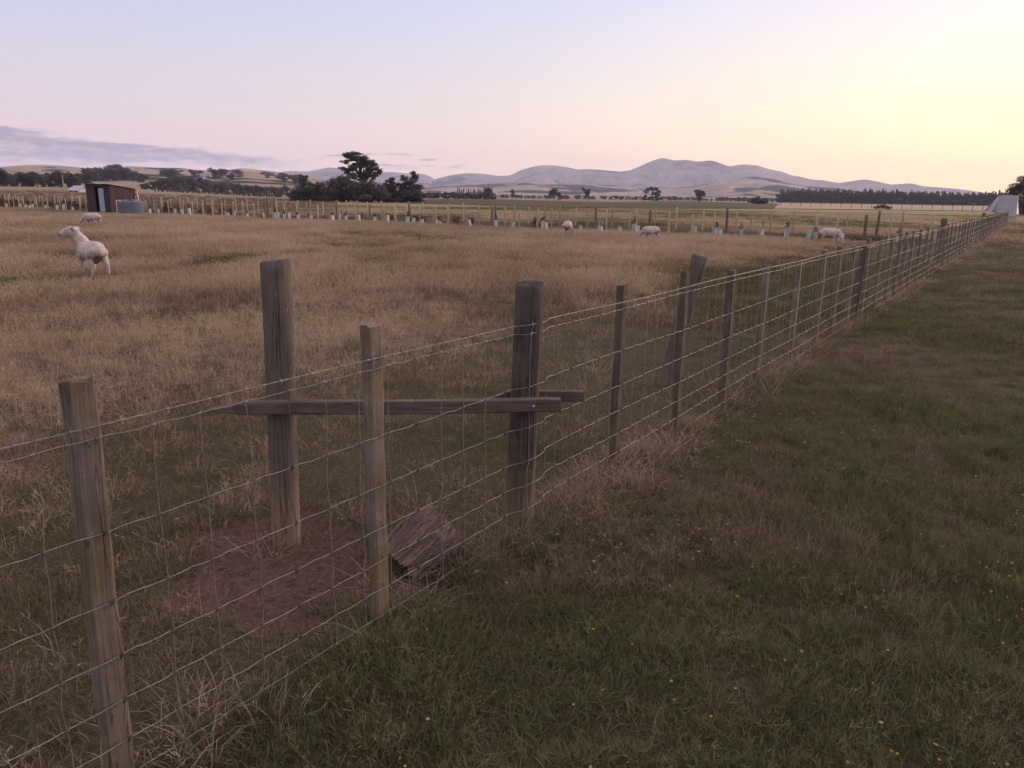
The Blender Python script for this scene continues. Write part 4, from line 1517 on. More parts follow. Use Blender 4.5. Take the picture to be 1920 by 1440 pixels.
def rail_mesh(L, hgt, th, point, seed, nseg=24):
    r = np.random.default_rng(seed)
    V, F = [], []
    for i in range(nseg + 1):
        x = L * i / nseg
        k = min(1, .16 + .84 * x / point) if point else 1
        e = 0.002 * math.sin(x * 5) + r.normal() * .0008
        zlo = -hgt / 2 * (k if point else 1) - hgt * .10 * (1 - k)
        zhi = hgt / 2 * k - hgt * .10 * (1 - k)
        bv = .004
        V += [(x, -th / 2, zlo + bv + e), (x, -th / 2 + bv, zlo + e), (x, th / 2 - bv, zlo + e), (x, th / 2, zlo + bv + e),
              (x, th / 2, zhi - bv + e), (x, th / 2 - bv, zhi + e), (x, -th / 2 + bv, zhi + e), (x, -th / 2, zhi - bv + e)]
    for i in range(nseg):
        for j in range(8):
            F.append((i * 8 + j, (i + 1) * 8 + j, (i + 1) * 8 + (j + 1) % 8, i * 8 + (j + 1) % 8))
    F.append(tuple(range(8)))
    F.append(tuple(nseg * 8 + j for j in range(8))[::-1])
    return mesh('rail', V, F, M['rail'])


def on_depth(px, py, yv):
    d = ray(px, py)
    return np.array([0, 0, CAMH]) + d * yv / d[1]


a = on_depth(392, 766, tp[1] - .100)
b = on_depth(1051, 759, SP[1] - .098)
L_ = float(np.linalg.norm(b - a))
ro = link('pointed_rail', rail_mesh(L_, .062, .042, .16, 1))
ro.location = a
ro.rotation_euler = (0, -math.asin((b[2] - a[2]) / L_), math.atan2(b[1] - a[1], b[0] - a[0]))
tag(ro, 'long timber rail with a sharpened left end nailed across the two round posts', 'rail')
nb = MB()
nb.tube([(L_ - .125, -.020, .002), (L_ - .125, -.0245, .002)], .0045, 8)
nb.build('nail', M['white_pvc'], ro)
a = on_depth(931, 741, SP[1] + .100)
b = on_depth(1093, 743, SP[1] + .16)
L2 = float(np.linalg.norm(b - a))
r2 = link('short_rail', rail_mesh(L2, .052, .042, .05, 2))
r2.location = a
r2.rotation_euler = (0, -math.asin((b[2] - a[2]) / L2), math.atan2(b[1] - a[1], b[0] - a[0]))
tag(r2, 'short timber rail crossing behind the round corner post', 'rail')

# --- leaning brace posts inside the fence
for i, (bx, by, tx, ty, rad, lab) in enumerate([(1246, 716, 1317, 466, .072, 'grey post leaning to the right behind the fourth fence batten'),
                                                (1596, 606, 1622, 444, .046, 'dark post leaning behind the distant run of fence battens')]):
    p = gnd(bx, by)
    h = 1.18 if i == 0 else 1.06
    o = link('leaning_post', round_post_mesh(h, rad, 70 + i, M['grey_post'], flat=(-1.9, .6, .62), seg=14, n=24), None, (p[0], p[1], -.03))
    # lean: solve the top position on its bearing at the same depth
    t_ = on_depth(tx, ty, p[1] + .05)
    dxy = t_ - p
    o.rotation_euler = (R(-2.0), math.atan2(dxy[0], h), 0)
    tag(o, lab, 'post')
    cap = MB()
    cap.tube([(rad * .8, -.03, h - .02), (rad * .8 + .03, -.035, h - .025), (rad * .8 + .028, -.03, h - .06), (rad * .7, -.03, h - .07)], .003, 5)
    cap.tube([(rad * .8, -.02, h - .10), (rad * .86, -.03, h - .26), (rad * .80, -.02, h - .40)], .002, 5)
    cap.build('loose_wire', M['wire'], o)


# --- old log chunk lying beside the batten
def log():
    r = np.random.default_rng(17)
    n, seg = 90, 18
    L, rad = 0.27, 0.125
    gro = np.convolve(np.pad(r.random(n), 2, 'wrap'), [.25, .5, .25], 'valid')[:n] - .5
    gro2 = r.random(n) - .5
    V, F = [], []
    for i in range(seg + 1):
        t = i / seg
        for j in range(n):
            w = 6.2832 * j / n
            q = rad * (0.86 + 0.30 * t - 0.12 * t * t + 0.05 * math.sin(2 * w + 1) + 0.06 * math.sin(3 * w + 2 * t))
            q *= 1 - .30 * (max(0, t - .6) / .4) ** 2
            q += 0.034 * gro[j] + 0.018 * gro2[j] + r.normal() * .0018
            x = L * t * (1 + 0.08 * math.sin(w * 2 + .8) + 0.04 * math.sin(w * 5)) + (0.028 * gro2[j] if i in (0, seg) else 0) + (0.030 * gro[(j * 3) % n] * t ** 3)
            V.append((x, q * math.cos(w) * 1.05, q * math.sin(w) * .95))
    for i in range(seg):
        for j in range(n):
            F.append((i * n + j, i * n + (j + 1) % n, (i + 1) * n + (j + 1) % n, (i + 1) * n + j))
    # far end: cupped and ribbed
    k = len(V)
    for s_, dx in ((.75, .015), (.4, .02)):
        for j in range(n):
            p = V[seg * n + j]
            V.append((L + dx + .012 * gro2[(j * 2) % n], p[1] * s_, p[2] * s_))
    V.append((L + .02, 0, 0))
    for j in range(n):
        F.append((seg * n + j, seg * n + (j + 1) % n, k + (j + 1) % n, k + j))
        F.append((k + j, k + (j + 1) % n, k + n + (j + 1) % n, k + n + j))
        F.append((k + n + j, k + n + (j + 1) % n, k + 2 * n))
    root = empty('old_log', (-.375, 3.20, .085))
    root.rotation_euler = (R(20), R(-30), R(40))
    tag(root, 'weathered grey fibrous log chunk lying on the ground behind the second batten', 'log')
    link('wood', mesh('wood', V, F, M['log']), root, (-.17, 0, 0))
    # hollow rotted end facing left
    V2, F2 = [], []
    for s_, dx in ((.93, .0), (.80, .015), (.62, .10), (.3, .15)):
        for j in range(n):
            p = V[j]
            V2.append((p[0] + dx, p[1] * s_, p[2] * s_))
    for i in range(3):
        for j in range(n):
            F2.append((i * n + (j + 1) % n, i * n + j, (i + 1) * n + j, (i + 1) * n + (j + 1) % n))
    F2.append(tuple(3 * n + j for j in range(n)))
    for j in range(n):
        pass
    link('hollow_end', mesh('hollow_end', V2, F2, M['log_dark']), root, (-.172, 0, 0))
    rim = MB()
    for j in range(n):
        pa, pb = V[j], V[(j + 1) % n]
        qa, qb = V2[j], V2[(j + 1) % n]
        rim.add([pa, pb, qb, qa], [(0, 1, 2, 3)])
    link('rim', rim.mesh('rim', M['log']), root, (-.17, 0, 0))
    # splinters of lifted fibre on the upper side
    sp = MB()
    for q in range(34):
        w = R(random.uniform(20, 160))
        x0_ = random.uniform(.02, .22)
        rr_ = rad * 1.06
        p0 = np.array([x0_, rr_ * math.cos(w), rr_ * math.sin(w)])
        p1 = p0 + np.array([random.uniform(.05, .10), 0, 0]) + np.array([0, math.cos(w), math.sin(w)]) * random.uniform(.0, .012)
        sp.tube([p0 * np.array([1, .95, .95]), (p0 + p1) / 2, p1], [.004, .0035, .001], 4)
    link('splinters', sp.mesh('splinters', M['log']), root, (-.17, 0, 0))


log()


# ------------------------------------------------------------------ sheep
def m_sheep():
    m, g, b = principled('sheep_fleece', 0.95, 0.05)
    o = objcoord(g)
    n = g.noise(o, 9.0, 5, 0.6)
    n2 = g.noise(o, 60.0, 3, 0.6)
    col = g.ramp(g.m('ADD', g.m('MULTIPLY', n, .7), g.m('MULTIPLY', n2, .3)), [(.35, (.34, .27, .25)), (.62, (.56, .46, .42))])
    at = g.n('ShaderNodeAttribute', attribute_name='dark')
    col = g.mix(at.outputs['Fac'], col, (.075, .045, .045))
    g.l(col, b.inputs['Base Color'])
    bump(g, b, g.m('ADD', g.noise(o, 35.0, 4, .6), n), 0.7, 0.012)
    return m


M['sheep'] = m_sheep()
PATCH = []


def chain(mb, pts, n=14):
    """tapered limb with rounded ends; pts = (x, y, z, r)"""
    P_ = [np.array(p[:3], float) for p in pts]
    r_ = [p[3] for p in pts]
    d0 = (P_[0] - P_[1]) / (np.linalg.norm(P_[0] - P_[1]) + 1e-9)
    d1 = (P_[-1] - P_[-2]) / (np.linalg.norm(P_[-1] - P_[-2]) + 1e-9)
    a, ra, b, rb = [], [], [], []
    for w in (80, 50, 25):
        a.append(P_[0] + d0 * r_[0] * math.sin(R(w)))
        ra.append(r_[0] * math.cos(R(w)))
    for w in (25, 50, 80):
        b.append(P_[-1] + d1 * r_[-1] * math.sin(R(w)))
        rb.append(r_[-1] * math.cos(R(w)))
    mb.tube(a + P_ + b, ra + r_ + rb, n)


def body_mesh(name, chains, dark, voxel=0.014):
    mb = MB()
    for c in chains:
        chain(mb, c)
    me = mb.mesh(name, M['sheep'])
    o = bpy.data.objects.new('tmp', me)
    COL.objects.link(o)
    md = o.modifiers.new('r', 'REMESH')
    md.mode = 'VOXEL'
    md.voxel_size = voxel
    sm = o.modifiers.new('s', 'SMOOTH')
    sm.factor = 0.5
    sm.iterations = 5
    dg = bpy.context.evaluated_depsgraph_get()
    res = bpy.data.meshes.new_from_object(o.evaluated_get(dg))
    res.name = name
    bpy.data.objects.remove(o)
    if not res.materials:
        res.materials.append(M['sheep'])
    co = np.zeros(len(res.vertices) * 3)
    res.vertices.foreach_get('co', co)
    co = co.reshape(-1, 3)
    nr = np.zeros(len(co) * 3)
    res.vertices.foreach_get('normal', nr)
    nr = nr.reshape(-1, 3)
    wool = sstep(.30, .42, co[:, 2]) * (1 - sstep(.33, .45, co[:, 0]))
    amp = .013 * (fbm(co[:, 0] * 30 + co[:, 1] * 17, co[:, 2] * 30 + co[:, 1] * 23, 7) - .5) + .010 * (fbm(co[:, 0] * 9 + co[:, 1] * 5, co[:, 2] * 9 - co[:, 1] * 4, 8) - .5)
    co = co + nr * (amp * (.25 + .75 * wool))[:, None]
    res.vertices.foreach_set('co', co.ravel())
    v = np.zeros(len(co))
    for (c, rad, k) in dark:
        v = np.maximum(v, k * (1 - sstep(rad * .6, rad, np.linalg.norm(co - np.array(c), axis=1))))
    at = res.attributes.new('dark', 'FLOAT', 'POINT')
    at.data.foreach_set('value', v.astype(np.float32))
    res.polygons.foreach_set('use_smooth', [True] * len(res.polygons))
    return res


def torso():
    return [[(-.36, 0, .50, .115), (-.28, 0, .515, .168), (-.12, 0, .49, .188), (.06, 0, .485, .192), (.20, 0, .50, .178), (.30, 0, .515, .135)],
            [(-.34, .075, .50, .085), (-.25, .09, .46, .105)], [(-.34, -.075, .50, .085), (-.25, -.09, .46, .105)],
            [(-.39, 0, .57, .040), (-.43, 0, .52, .030)],
            [(.24, .07, .46, .105), (.20, .09, .40, .09)], [(.24, -.07, .46, .105), (.20, -.09, .40, .09)]]


def hind(s, dx=0.0, st=1.0):
    return [(-.28, s * .09, .46, .115), (-.22 + dx * .3, s * .105 * st, .36, .074), (-.315 + dx * .7, s * .108 * st, .245, .036), (-.30 + dx, s * .11 * st, .10, .022), (-.285 + dx, s * .11 * st, .03, .027)]


def fore(s, dx=0.0):
    return [(.22, s * .095, .42, .085), (.215, s * .100, .32, .050), (.225 + dx * .6, s * .095, .19, .029), (.22 + dx, s * .095, .07, .021), (.235 + dx, s * .095, .025, .026)]


def rotz(p, c, a):
    x, y = p[0] - c[0], p[1] - c[1]
    return (c[0] + x * math.cos(a) - y * math.sin(a), c[1] + x * math.sin(a) + y * math.cos(a)) + tuple(p[2:])


def standing_sheep():
    H = R(52)           # head turned to its left
    pv_ = (.28, 0)
    neck = [(.24, 0, .55, .125), (.345, 0, .655, .120), (.42, 0, .755, .108), (.455, 0, .825, .096)]
    neck = [neck[0]] + [rotz(p, pv_, H * k) for p, k in zip(neck[1:], (.45, .8, 1.0))]
    head = [rotz(p, pv_, H) for p in [(.44, 0, .850, .086), (.50, 0, .860, .084), (.575, 0, .832, .070), (.640, 0, .802, .058), (.675, 0, .790, .052)]]
    jaw = [rotz(p, pv_, H) for p in [(.48, 0, .79, .062), (.56, 0, .775, .050), (.64, 0, .765, .040)]]
    ears = []
    for s in (1, -1):
        ears.append([rotz(p, pv_, H) for p in [(.455, s * .070, .90, .026), (.42, s * .115, .905, .034), (.385, s * .155, .885, .020)]])
    muzzle = rotz((.708, 0, .80), pv_, H)
    mouth = rotz((.69, .02, .768), pv_, H)
    e1 = rotz((.41, .115, .895), pv_, H)
    ch = torso() + [neck, head, jaw] + ears + [hind(1, .04, 1.0), hind(-1, -.12, 1.15), fore(1, .02), fore(-1, -.03), [(-.24, 0, .37, .07), (-.19, 0, .32, .07)]]
    dark = [(muzzle, .055, .95), (mouth, .036, .85), (e1, .052, .75), ((-.25, 0, .33), .13, .55), ((-.34, 0, .38), .09, .6)]
    me = body_mesh('body', ch, dark, 0.012)
    eyes = [rotz((.555, s * .060, .868), pv_, H) for s in (1, -1)]
    return me, eyes, H


def grazing_sheep(seed, dx=0.0, turn=0.0):
    pv_ = (.30, 0)
    neck = [(.24, 0, .53, .125), (.38, 0, .46, .098), (.48, 0, .36, .084), (.545, 0, .28, .078)]
    head = [(.545, 0, .27, .074), (.575, 0, .20, .064), (.60, 0, .12, .048), (.615, 0, .06, .038)]
    neck = [neck[0]] + [rotz(p, pv_, turn * k) for p, k in zip(neck[1:], (.5, .8, 1))]
    head = [rotz(p, pv_, turn) for p in head]
    ears = [[rotz(p, pv_, turn) for p in [(.53, s * .06, .30, .022), (.50, s * .11, .30, .026), (.48, s * .14, .28, .014)]] for s in (1, -1)]
    ch = torso() + [neck, head] + ears + [hind(1, dx), hind(-1, -dx), fore(1, -dx), fore(-1, dx)]
    return body_mesh('body', ch, [(rotz((.63, 0, .04), pv_, turn), .05, .6), ((-.30, 0, .34), .09, .4)], 0.014)


def place_sheep(me, x, y, heading, label, sc=1.0, eyes=None, z=None, group='shorn sheep in the paddock'):
    o = empty('sheep', (x, y, float(gz(x, y)) if z is None else z), heading)
    o.scale = (sc, sc, sc)
    tag(o, label, 'sheep', group)
    link('body', me, o)
    return o


me, eyes, H = standing_sheep()
p = gnd(176, 519)
sh = place_sheep(me, p[0], p[1], R(138), 'shorn white sheep standing with head raised and turned left')
for e in eyes:
    mb = MB()
    chain(mb, [(0, 0, 0, .013), (.010, 0, -.002, .013)], 10)
    o = mb.build('eye', M['eye'], sh, True, e, H)
sg1 = grazing_sheep(1, .06, R(10))
sg2 = grazing_sheep(2, -.05, R(-25))
for mm_, px, py, z, hd, sc, lab in [
    (sg1, 173, 418, .20, 172, .95, 'shorn sheep grazing with head down in front of the shed'),
    (sg2, 1064, 432, .28, 78, 1.0, 'shorn sheep seen from behind grazing near the middle of the far fence'),
    (sg1, 1220, 440, .25, 135, .86, 'shorn sheep grazing side on facing left below the highest summit'),
    (sg2, 1557, 440, .36, -38, .90, 'shorn sheep grazing facing right beside two pale tree guards')]:
    p = gnd(px, py, z)
    place_sheep(mm_, p[0], p[1], R(hd), lab, sc)


# ------------------------------------------------------------------ far double fence, tree guards, seedlings
def far_y(x_, back=0.0):
    return float(np.interp(x_, FX, FY)) + back


def row_at(px, back=0.0):
    t = tanaz(px)
    lo, hi = 20.0, 140.0
    for _ in range(40):
        mid = (lo + hi) / 2
        if mid < far_y(t * mid, back):
            lo = mid
        else:
            hi = mid
    return t * lo, lo


def far_fence(name, label, back, h, step, thick_every, seed):
    r = random.Random(seed)
    root = empty(name, (0, 0, 0))
    tag(root, label, 'fence')
    shapes = [round_post_mesh(h * k, .044, seed + i, M['far_post'], seg=4, n=8) for i, k in enumerate((1.0, .95, 1.05))]
    thick = round_post_mesh(h * 1.06, .062, seed + 9, M['far_post_dark'], seg=4, n=10)
    # walk along the polyline
    xs = np.linspace(22.5, -70, 4000)
    ys = np.interp(xs, FX, FY) + back
    ln = np.concatenate([[0], np.cumsum(np.hypot(np.diff(xs), np.diff(ys)))])
    s_, i = 0.0, 0
    tops = []
    while s_ < ln[-1]:
        x_, y_ = float(np.interp(s_, ln, xs)), float(np.interp(s_, ln, ys))
        if fence_side(x_, y_) > -.4:
            s_ += .5
            continue
        me_ = thick if i % thick_every == 3 else shapes[i % 3]
        o = link('post', me_, root, (x_, y_, float(gz(x_, y_))))
        o.rotation_euler = (R(r.gauss(0, 1.3)), R(r.gauss(0, 1.3)), r.random() * 6)
        tops.append((x_, y_, float(gz(x_, y_))))
        s_ += step * r.uniform(.8, 1.2)
        i += 1
    for z_ in (.94 * h, .62 * h, .32 * h):
        mb = MB()
        mb.tube([(q[0], q[1], q[2] + z_) for q in tops], .0045, 4)
        mb.build('line_wire', M['rust'], root)


far_fence('post_and_wire_fence', 'front row of the far double fence, shorter posts nearest the sheep', 0.0, 1.02, 1.0, 9, 700)
far_fence('post_and_wire_fence', 'back row of the far double fence, taller posts against the green pasture', 3.2, 1.16, 1.1, 6, 720)
# thin fence much further out on the right
tf = empty('thin_fence', (0, 0, 0))
tag(tf, 'thin distant fence crossing the plain below the shelterbelt', 'fence')
pm = round_post_mesh(1.1, .07, 740, M['far_post_dark'], seg=3, n=6)
tops = []
for i in range(22):
    q = 1445 + i * 19.0
    x, y = spot(q, 235 - i * 2.2)
    link('post', pm, tf, (x, y, 0.1))
    tops.append((x, y, 1.05))
mb = MB()
mb.tube(tops, .012, 4)
mb.build('line_wire', M['rust'], tf)

# plastic tree guards
gm = []
for mt in ('guard_white', 'guard'):
    mb = MB()
    w, h, t = .072, .40, .006
    mb.box(-w, w, -w, -w + t, 0, h)
    mb.box(-w, w, w - t, w, 0, h)
    mb.box(-w, -w + t, -w + t, w - t, 0, h * 1.0)
    mb.box(w - t, w, -w + t, w - t, 0, h * 1.0)
    gm.append(mb.mesh('sleeve', M[mt]))
mb = MB()
mb.box(-.115, -.098, -.012, .012, 0, .58)
stake = mb.mesh('stake', M['far_post'])
sd_m = [leaf_mesh('seedling', [(0, 0, .42, .10, .10, .14), (.03, 0, .55, .07, .07, .1)], 60, .05, M['shrub_green'], 750 + i, 1.0, .2) for i in range(3)]
left_g = [8, 33, 44, 52, 57, 81, 103, 115, 132, 168, 277, 294, 325, 339, 353, 421, 425, 436, 461, 493, 512, 519, 531, 540, 557, 581, 622, 635, 648, 672, 702, 725]
mid_g = [764, 774, 790, 819, 825, 881, 931, 961, 1019, 1026, 1090, 1124, 1129]
right_g = [1163, 1191, 1197, 1235, 1308, 1347, 1355, 1396, 1434, 1480, 1523, 1537, 1585, 1693]
ones = ['', 'first', 'second', 'third', 'fourth', 'fifth', 'sixth', 'seventh', 'eighth', 'ninth', 'tenth', 'eleventh', 'twelfth', 'thirteenth', 'fourteenth',
        'fifteenth', 'sixteenth', 'seventeenth', 'eighteenth', 'nineteenth', 'twentieth']


def ordinal(n):
    return ones[n] if n <= 20 else 'twenty-' + ones[n - 20]


allg = [(q, 'L') for q in left_g] + [(q, 'M') for q in mid_g] + [(q, 'R') for q in right_g]
for i, (q, zn) in enumerate(allg):
    x, y = row_at(q, random.uniform(-.5, .1))
    o = empty('tree_guard', (x, y, float(gz(x, y))), random.uniform(0, 1.5))
    k = random.uniform(.85, 1.15)
    o.scale = (k, k, k * random.uniform(.8, 1.2))
    o.rotation_euler = (R(random.gauss(0, 5)), R(random.gauss(0, 5)), random.uniform(0, 1.5))
    link('sleeve', gm[1 if (zn == 'R' or (zn == 'M' and i % 3 == 0)) else 0], o)
    link('stake', stake, o)
    if i % 2 == 0:
        link('seedling', sd_m[i % 3], o)
    if zn == 'R':
        n_ = len(right_g) - right_g.index(q)
        lab = '%s pale teal plastic tree guard from the right end of the far planting' % ordinal(n_)
    elif zn == 'M':
        lab = '%s whitish tree guard right of the tall pine, in front of the far fence' % ordinal(mid_g.index(q) + 1)
    elif q < 170:
        lab = '%s whitish tree guard from the left edge, before the shed' % ordinal(left_g.index(q) + 1)
    else:
        lab = '%s whitish tree guard right of the shed, counted towards the tall pine' % ordinal(left_g.index(q) - 9)
    tag(o, lab, 'tree guard', 'tree guards along the far double fence')

# small shrubs planted between the rows
SHR = [leaf_mesh('shrub', [(0, 0, .3, .26, .24, .26), (.12, .05, .5, .18, .18, .24), (-.12, 0, .45, .16, .16, .2)], 260, .055,
                 M['shrub_red' if i % 3 else 'shrub_green'], 760 + i, 1.0, .15) for i in range(6)]
STK = limb_mesh('stem', .014, [(0, 0, 0), (.01, 0, .3), (0, .01, .6)], [(.12, .05, .5), (-.12, 0, .45)], M['bark'], 3, 4)
for i in range(80):
    q = random.uniform(-40, 1150) if i < 34 else random.uniform(-40, 330)
    x, y = row_at(q, random.uniform(.4, 2.6))
    o = empty('young_shrub', (x, y, float(gz(x, y))), random.uniform(0, 6))
    k = random.uniform(.45, 1.0) * (1.25 if q < 330 else 1.0)
    o.scale = (k, k, k)
    link('foliage', SHR[i % 6], o)
    link('stem', STK, o)
    if q < 170:
        lab = 'small reddish or green shrub planted along the far fence left of the shed'
    elif q < 800:
        lab = 'small reddish or green shrub planted between the far fence rows from shed to pine'
    else:
        lab = 'small reddish or green shrub planted between the far fence rows right of the pine'
    tag(o, lab, 'shrub', 'young shrubs planted between the far fence rows')
# rank dark growth between the two rows
rank = [tuft('rank_tuft', M['lawn_grass'], 40, .25, .12, .34, .012, .4, .6, 780 + i, .2) for i in range(4)]
xs = 17 - 89 * rng.random(3600)
bk = 0.5 + 2.4 * rng.random(3600)
ys = np.interp(xs, FX, FY) + bk
hh = 0.6 + 0.6 * fbm(xs * .4, ys * .4, 91)
scatter('rank_grass', rank, np.stack([xs, ys, gz(xs, ys)], 1), rng.random(3600) * 6.28, np.stack([1.3 + 0 * xs, 1.3 + 0 * xs, hh], 1), rng.integers(0, 4, 3600),
        np.clip(.25 + .3 * rng.random(3600), 0, 1), 'rank dark brown growth between the two far fence rows', 'grass')


# reddish brown scrub and old vines on the rise behind the fence at the far left
scr = [tuft('scrub_tuft', M['scrub'], 46, .5, .25, .75, .03, .5, .6, 790 + i) for i in range(4)]
n = 2300
aa = np.radians(-40 + 27 * rng.random(n) ** 1.25)
rd = 74 + 150 * rng.random(n) ** 1.3
xs, ys = rd * np.sin(aa), rd * np.cos(aa)
keep = (behind_far(xs, ys) > 3.8) & (np.abs(fbm(xs * .05, ys * .05, 97) - .5) < .3)
xs, ys = xs[keep], ys[keep]
hh = .30 + .6 * fbm(xs * .1, ys * .1, 98)
scatter('brown_scrub', scr, np.stack([xs, ys, gz(xs, ys)], 1), rng.random(len(xs)) * 6.28, np.stack([1.2 + 0 * xs, 1.2 + 0 * xs, hh], 1), rng.integers(0, 4, len(xs)),
        np.clip(.15 + .5 * rng.random(len(xs)), 0, 1), 'low reddish brown scrub on the rise behind the far fence and shed', 'scrub')


# ------------------------------------------------------------------ shed, water tank, far buildings, tarpaulin
def shed():
    c = gnd(208, 388) * np.array([.735, .735, 1])
    a = math.atan2(c[0], c[1])
    v = np.array([math.sin(a), math.cos(a)])
    r_ = np.array([math.cos(a), -math.sin(a)])
    root = empty('shed', (c[0], c[1], 0), 0)
    # local axes: U runs along the right wall away from the corner, W along the front wall to the left
    th = R(42)
    U = r_ * math.cos(th) + v * math.sin(th)
    W = -r_ * math.sin(R(90) - th + R(6)) + v * math.cos(R(90) - th + R(6))
    root.rotation_euler = (0, 0, math.atan2(U[1], U[0]))
    LU, LW, H0, H1 = 3.1, 3.1, 2.52, 2.16
    root.scale = (.755, .755, .80)
    tag(root, 'small dark timber shed with sloping roof standing at the far left of the paddock', 'shed')
    m, g, b = principled('dark_boards', .9, .1)
    o = objcoord(g)
    x, y, z = g.sep(o)
    st = g.noise(g.scale(o, (7, 7, .3)), 1.0, 4, .6)
    g.l(g.ramp(st, [(.3, (.055, .034, .034)), (.7, (.115, .072, .068))]), b.inputs['Base Color'])
    M['boards'] = m

    def hz(u):
        return H0 + (H1 - H0) * u / LU

    def wallbox(u0, u1, w0, w1, z0=0.0, top=True):
        mb = MB()
        mb.add([(u0, w0, z0), (u1, w0, z0), (u1, w1, z0), (u0, w1, z0), (u0, w0, hz(u0)), (u1, w0, hz(u1)), (u1, w1, hz(u1)), (u0, w1, hz(u0))],
               [(0, 3, 2, 1), (4, 5, 6, 7), (0, 1, 5, 4), (1, 2, 6, 5), (2, 3, 7, 6), (3, 0, 4, 7)])
        return mb
    # walls of separate boards
    nb = 16
    bw = LU / nb
    for i in range(nb):
        d = random.uniform(0, .012)
        wallbox(i * bw + .006, (i + 1) * bw - .006, -.02 - d, .012).build('wall_board', M['boards'], root)
    wallbox(0.02, LU - .02, .013, .05).build('wall', M['dark_wall'], root)
    wallbox(0.02, LU - .02, LW - .05, LW).build('wall', M['dark_wall'], root)
    wallbox(LU - .05, LU - .021, .051, LW - .051).build('wall', M['dark_wall'], root)
    # front: board wall at the far end, dark opening, pale door, dark blue door
    for i in range(5):
        w0 = LW - (i + 1) * .24
        wallbox(-.02, .02, w0 + .006, w0 + .234).build('wall_board', M['boards'], root)
    mb = MB()
    mb.box(-.05, -.012, .75, 1.42, .08, 2.22)
    dr = mb.build('pale_door', M['door_pale'], root)
    mb = MB()
    mb.box(-.03, .005, .03, .74, .05, 2.34)
    dd = mb.build('dark_door', M['dark_wall'], root)
    mb = MB()
    mb.box(-.05, -.032, .06, .16, 1.62, 1.66)
    mb.box(-.05, -.032, .06, .16, .50, .54)
    mb.build('hinge', M['wire'], dd)
    mb = MB()
    mb.box(-.02, .02, .03, LW - 1.21, 2.345, 2.46)
    mb.build('lintel', M['boards'], root)
    # corrugated roof with fascia
    mb = MB()
    V, F = [], []
    n = 60
    for i in range(n + 1):
        w = -.18 + (LW + .36) * i / n
        dz = .018 * math.sin(i * 1.57)
        V += [(-.30, w, hz(-.30) + .05 + dz), (LU + .22, w, hz(LU + .22) + .05 + dz), (LU + .22, w, hz(LU + .22) + .035 + dz), (-.30, w, hz(-.30) + .035 + dz)]
    for i in range(n):
        k = i * 4
        for j in range(4):
            F.append((k + j, k + 4 + j, k + 4 + (j + 1) % 4, k + (j + 1) % 4))
    mb.add(V, F)
    mb.build('roof', M['iron'], root)
    mb = MB()
    mb.box(LU + .13, LU + .24, -.20, LW + .2, hz(LU + .2) - .10, hz(LU + .2) - .01)
    gt = mb.build('gutter', M['white_pvc'], root)
    mb = MB()
    mb.tube([(LU + .18, -.14, hz(LU) - .1), (LU + .16, -.16, 1.7), (LU + .10, -.30, 1.55), (LU + .05, -.35, 1.12)], .05, 8)
    mb.build('downpipe', M['white_pvc'], root)
    # tank
    c2 = gnd(246.5, 391) * np.array([.73, .73, 1])
    t = empty('water_tank', (c2[0], c2[1], 0))
    t.scale = (.735, .735, .80)
    tag(t, 'squat grey plastic water tank beside the shed', 'tank')
    n = 48
    rad = 1.13
    prof = [(rad * .98, 0), (rad, .05)]
    for i in range(5):
        z0_ = .05 + i * .2
        prof += [(rad, z0_ + .02), (rad, z0_ + .14), (rad * .985, z0_ + .17), (rad, z0_ + .20)]
    prof += [(rad * .97, 1.10), (rad * .86, 1.17), (rad * .5, 1.27), (rad * .22, 1.31), (.001, 1.32)]
    V = [(q * math.cos(6.2832 * j / n), q * math.sin(6.2832 * j / n), z) for q, z in prof for j in range(n)]
    F = [(i * n + j, i * n + (j + 1) % n, (i + 1) * n + (j + 1) % n, (i + 1) * n + j) for i in range(len(prof) - 1) for j in range(n)]
    link('tank_shell', mesh('tank_shell', V, F, M['tank'], True), t)
    mb = MB()
    mb.tube([(.30, -.55, 1.21), (.30, -.55, 1.30)], .20, 16)
    mb.build('lid', M['dark_wall'], t)
    mb = MB()
    aa = math.atan2(-r_[1], -r_[0])
    bx, by = math.cos(aa) * 1.2, math.sin(aa) * 1.2
    mb.tube([(bx * .6, by * .6 - .2, 1.2), (bx, by, 1.22), (bx, by, .06), (bx * 1.25, by * 1.25, .05)], .045, 8)
    mb.build('overflow_pipe', M['white_pvc'], t)


shed()


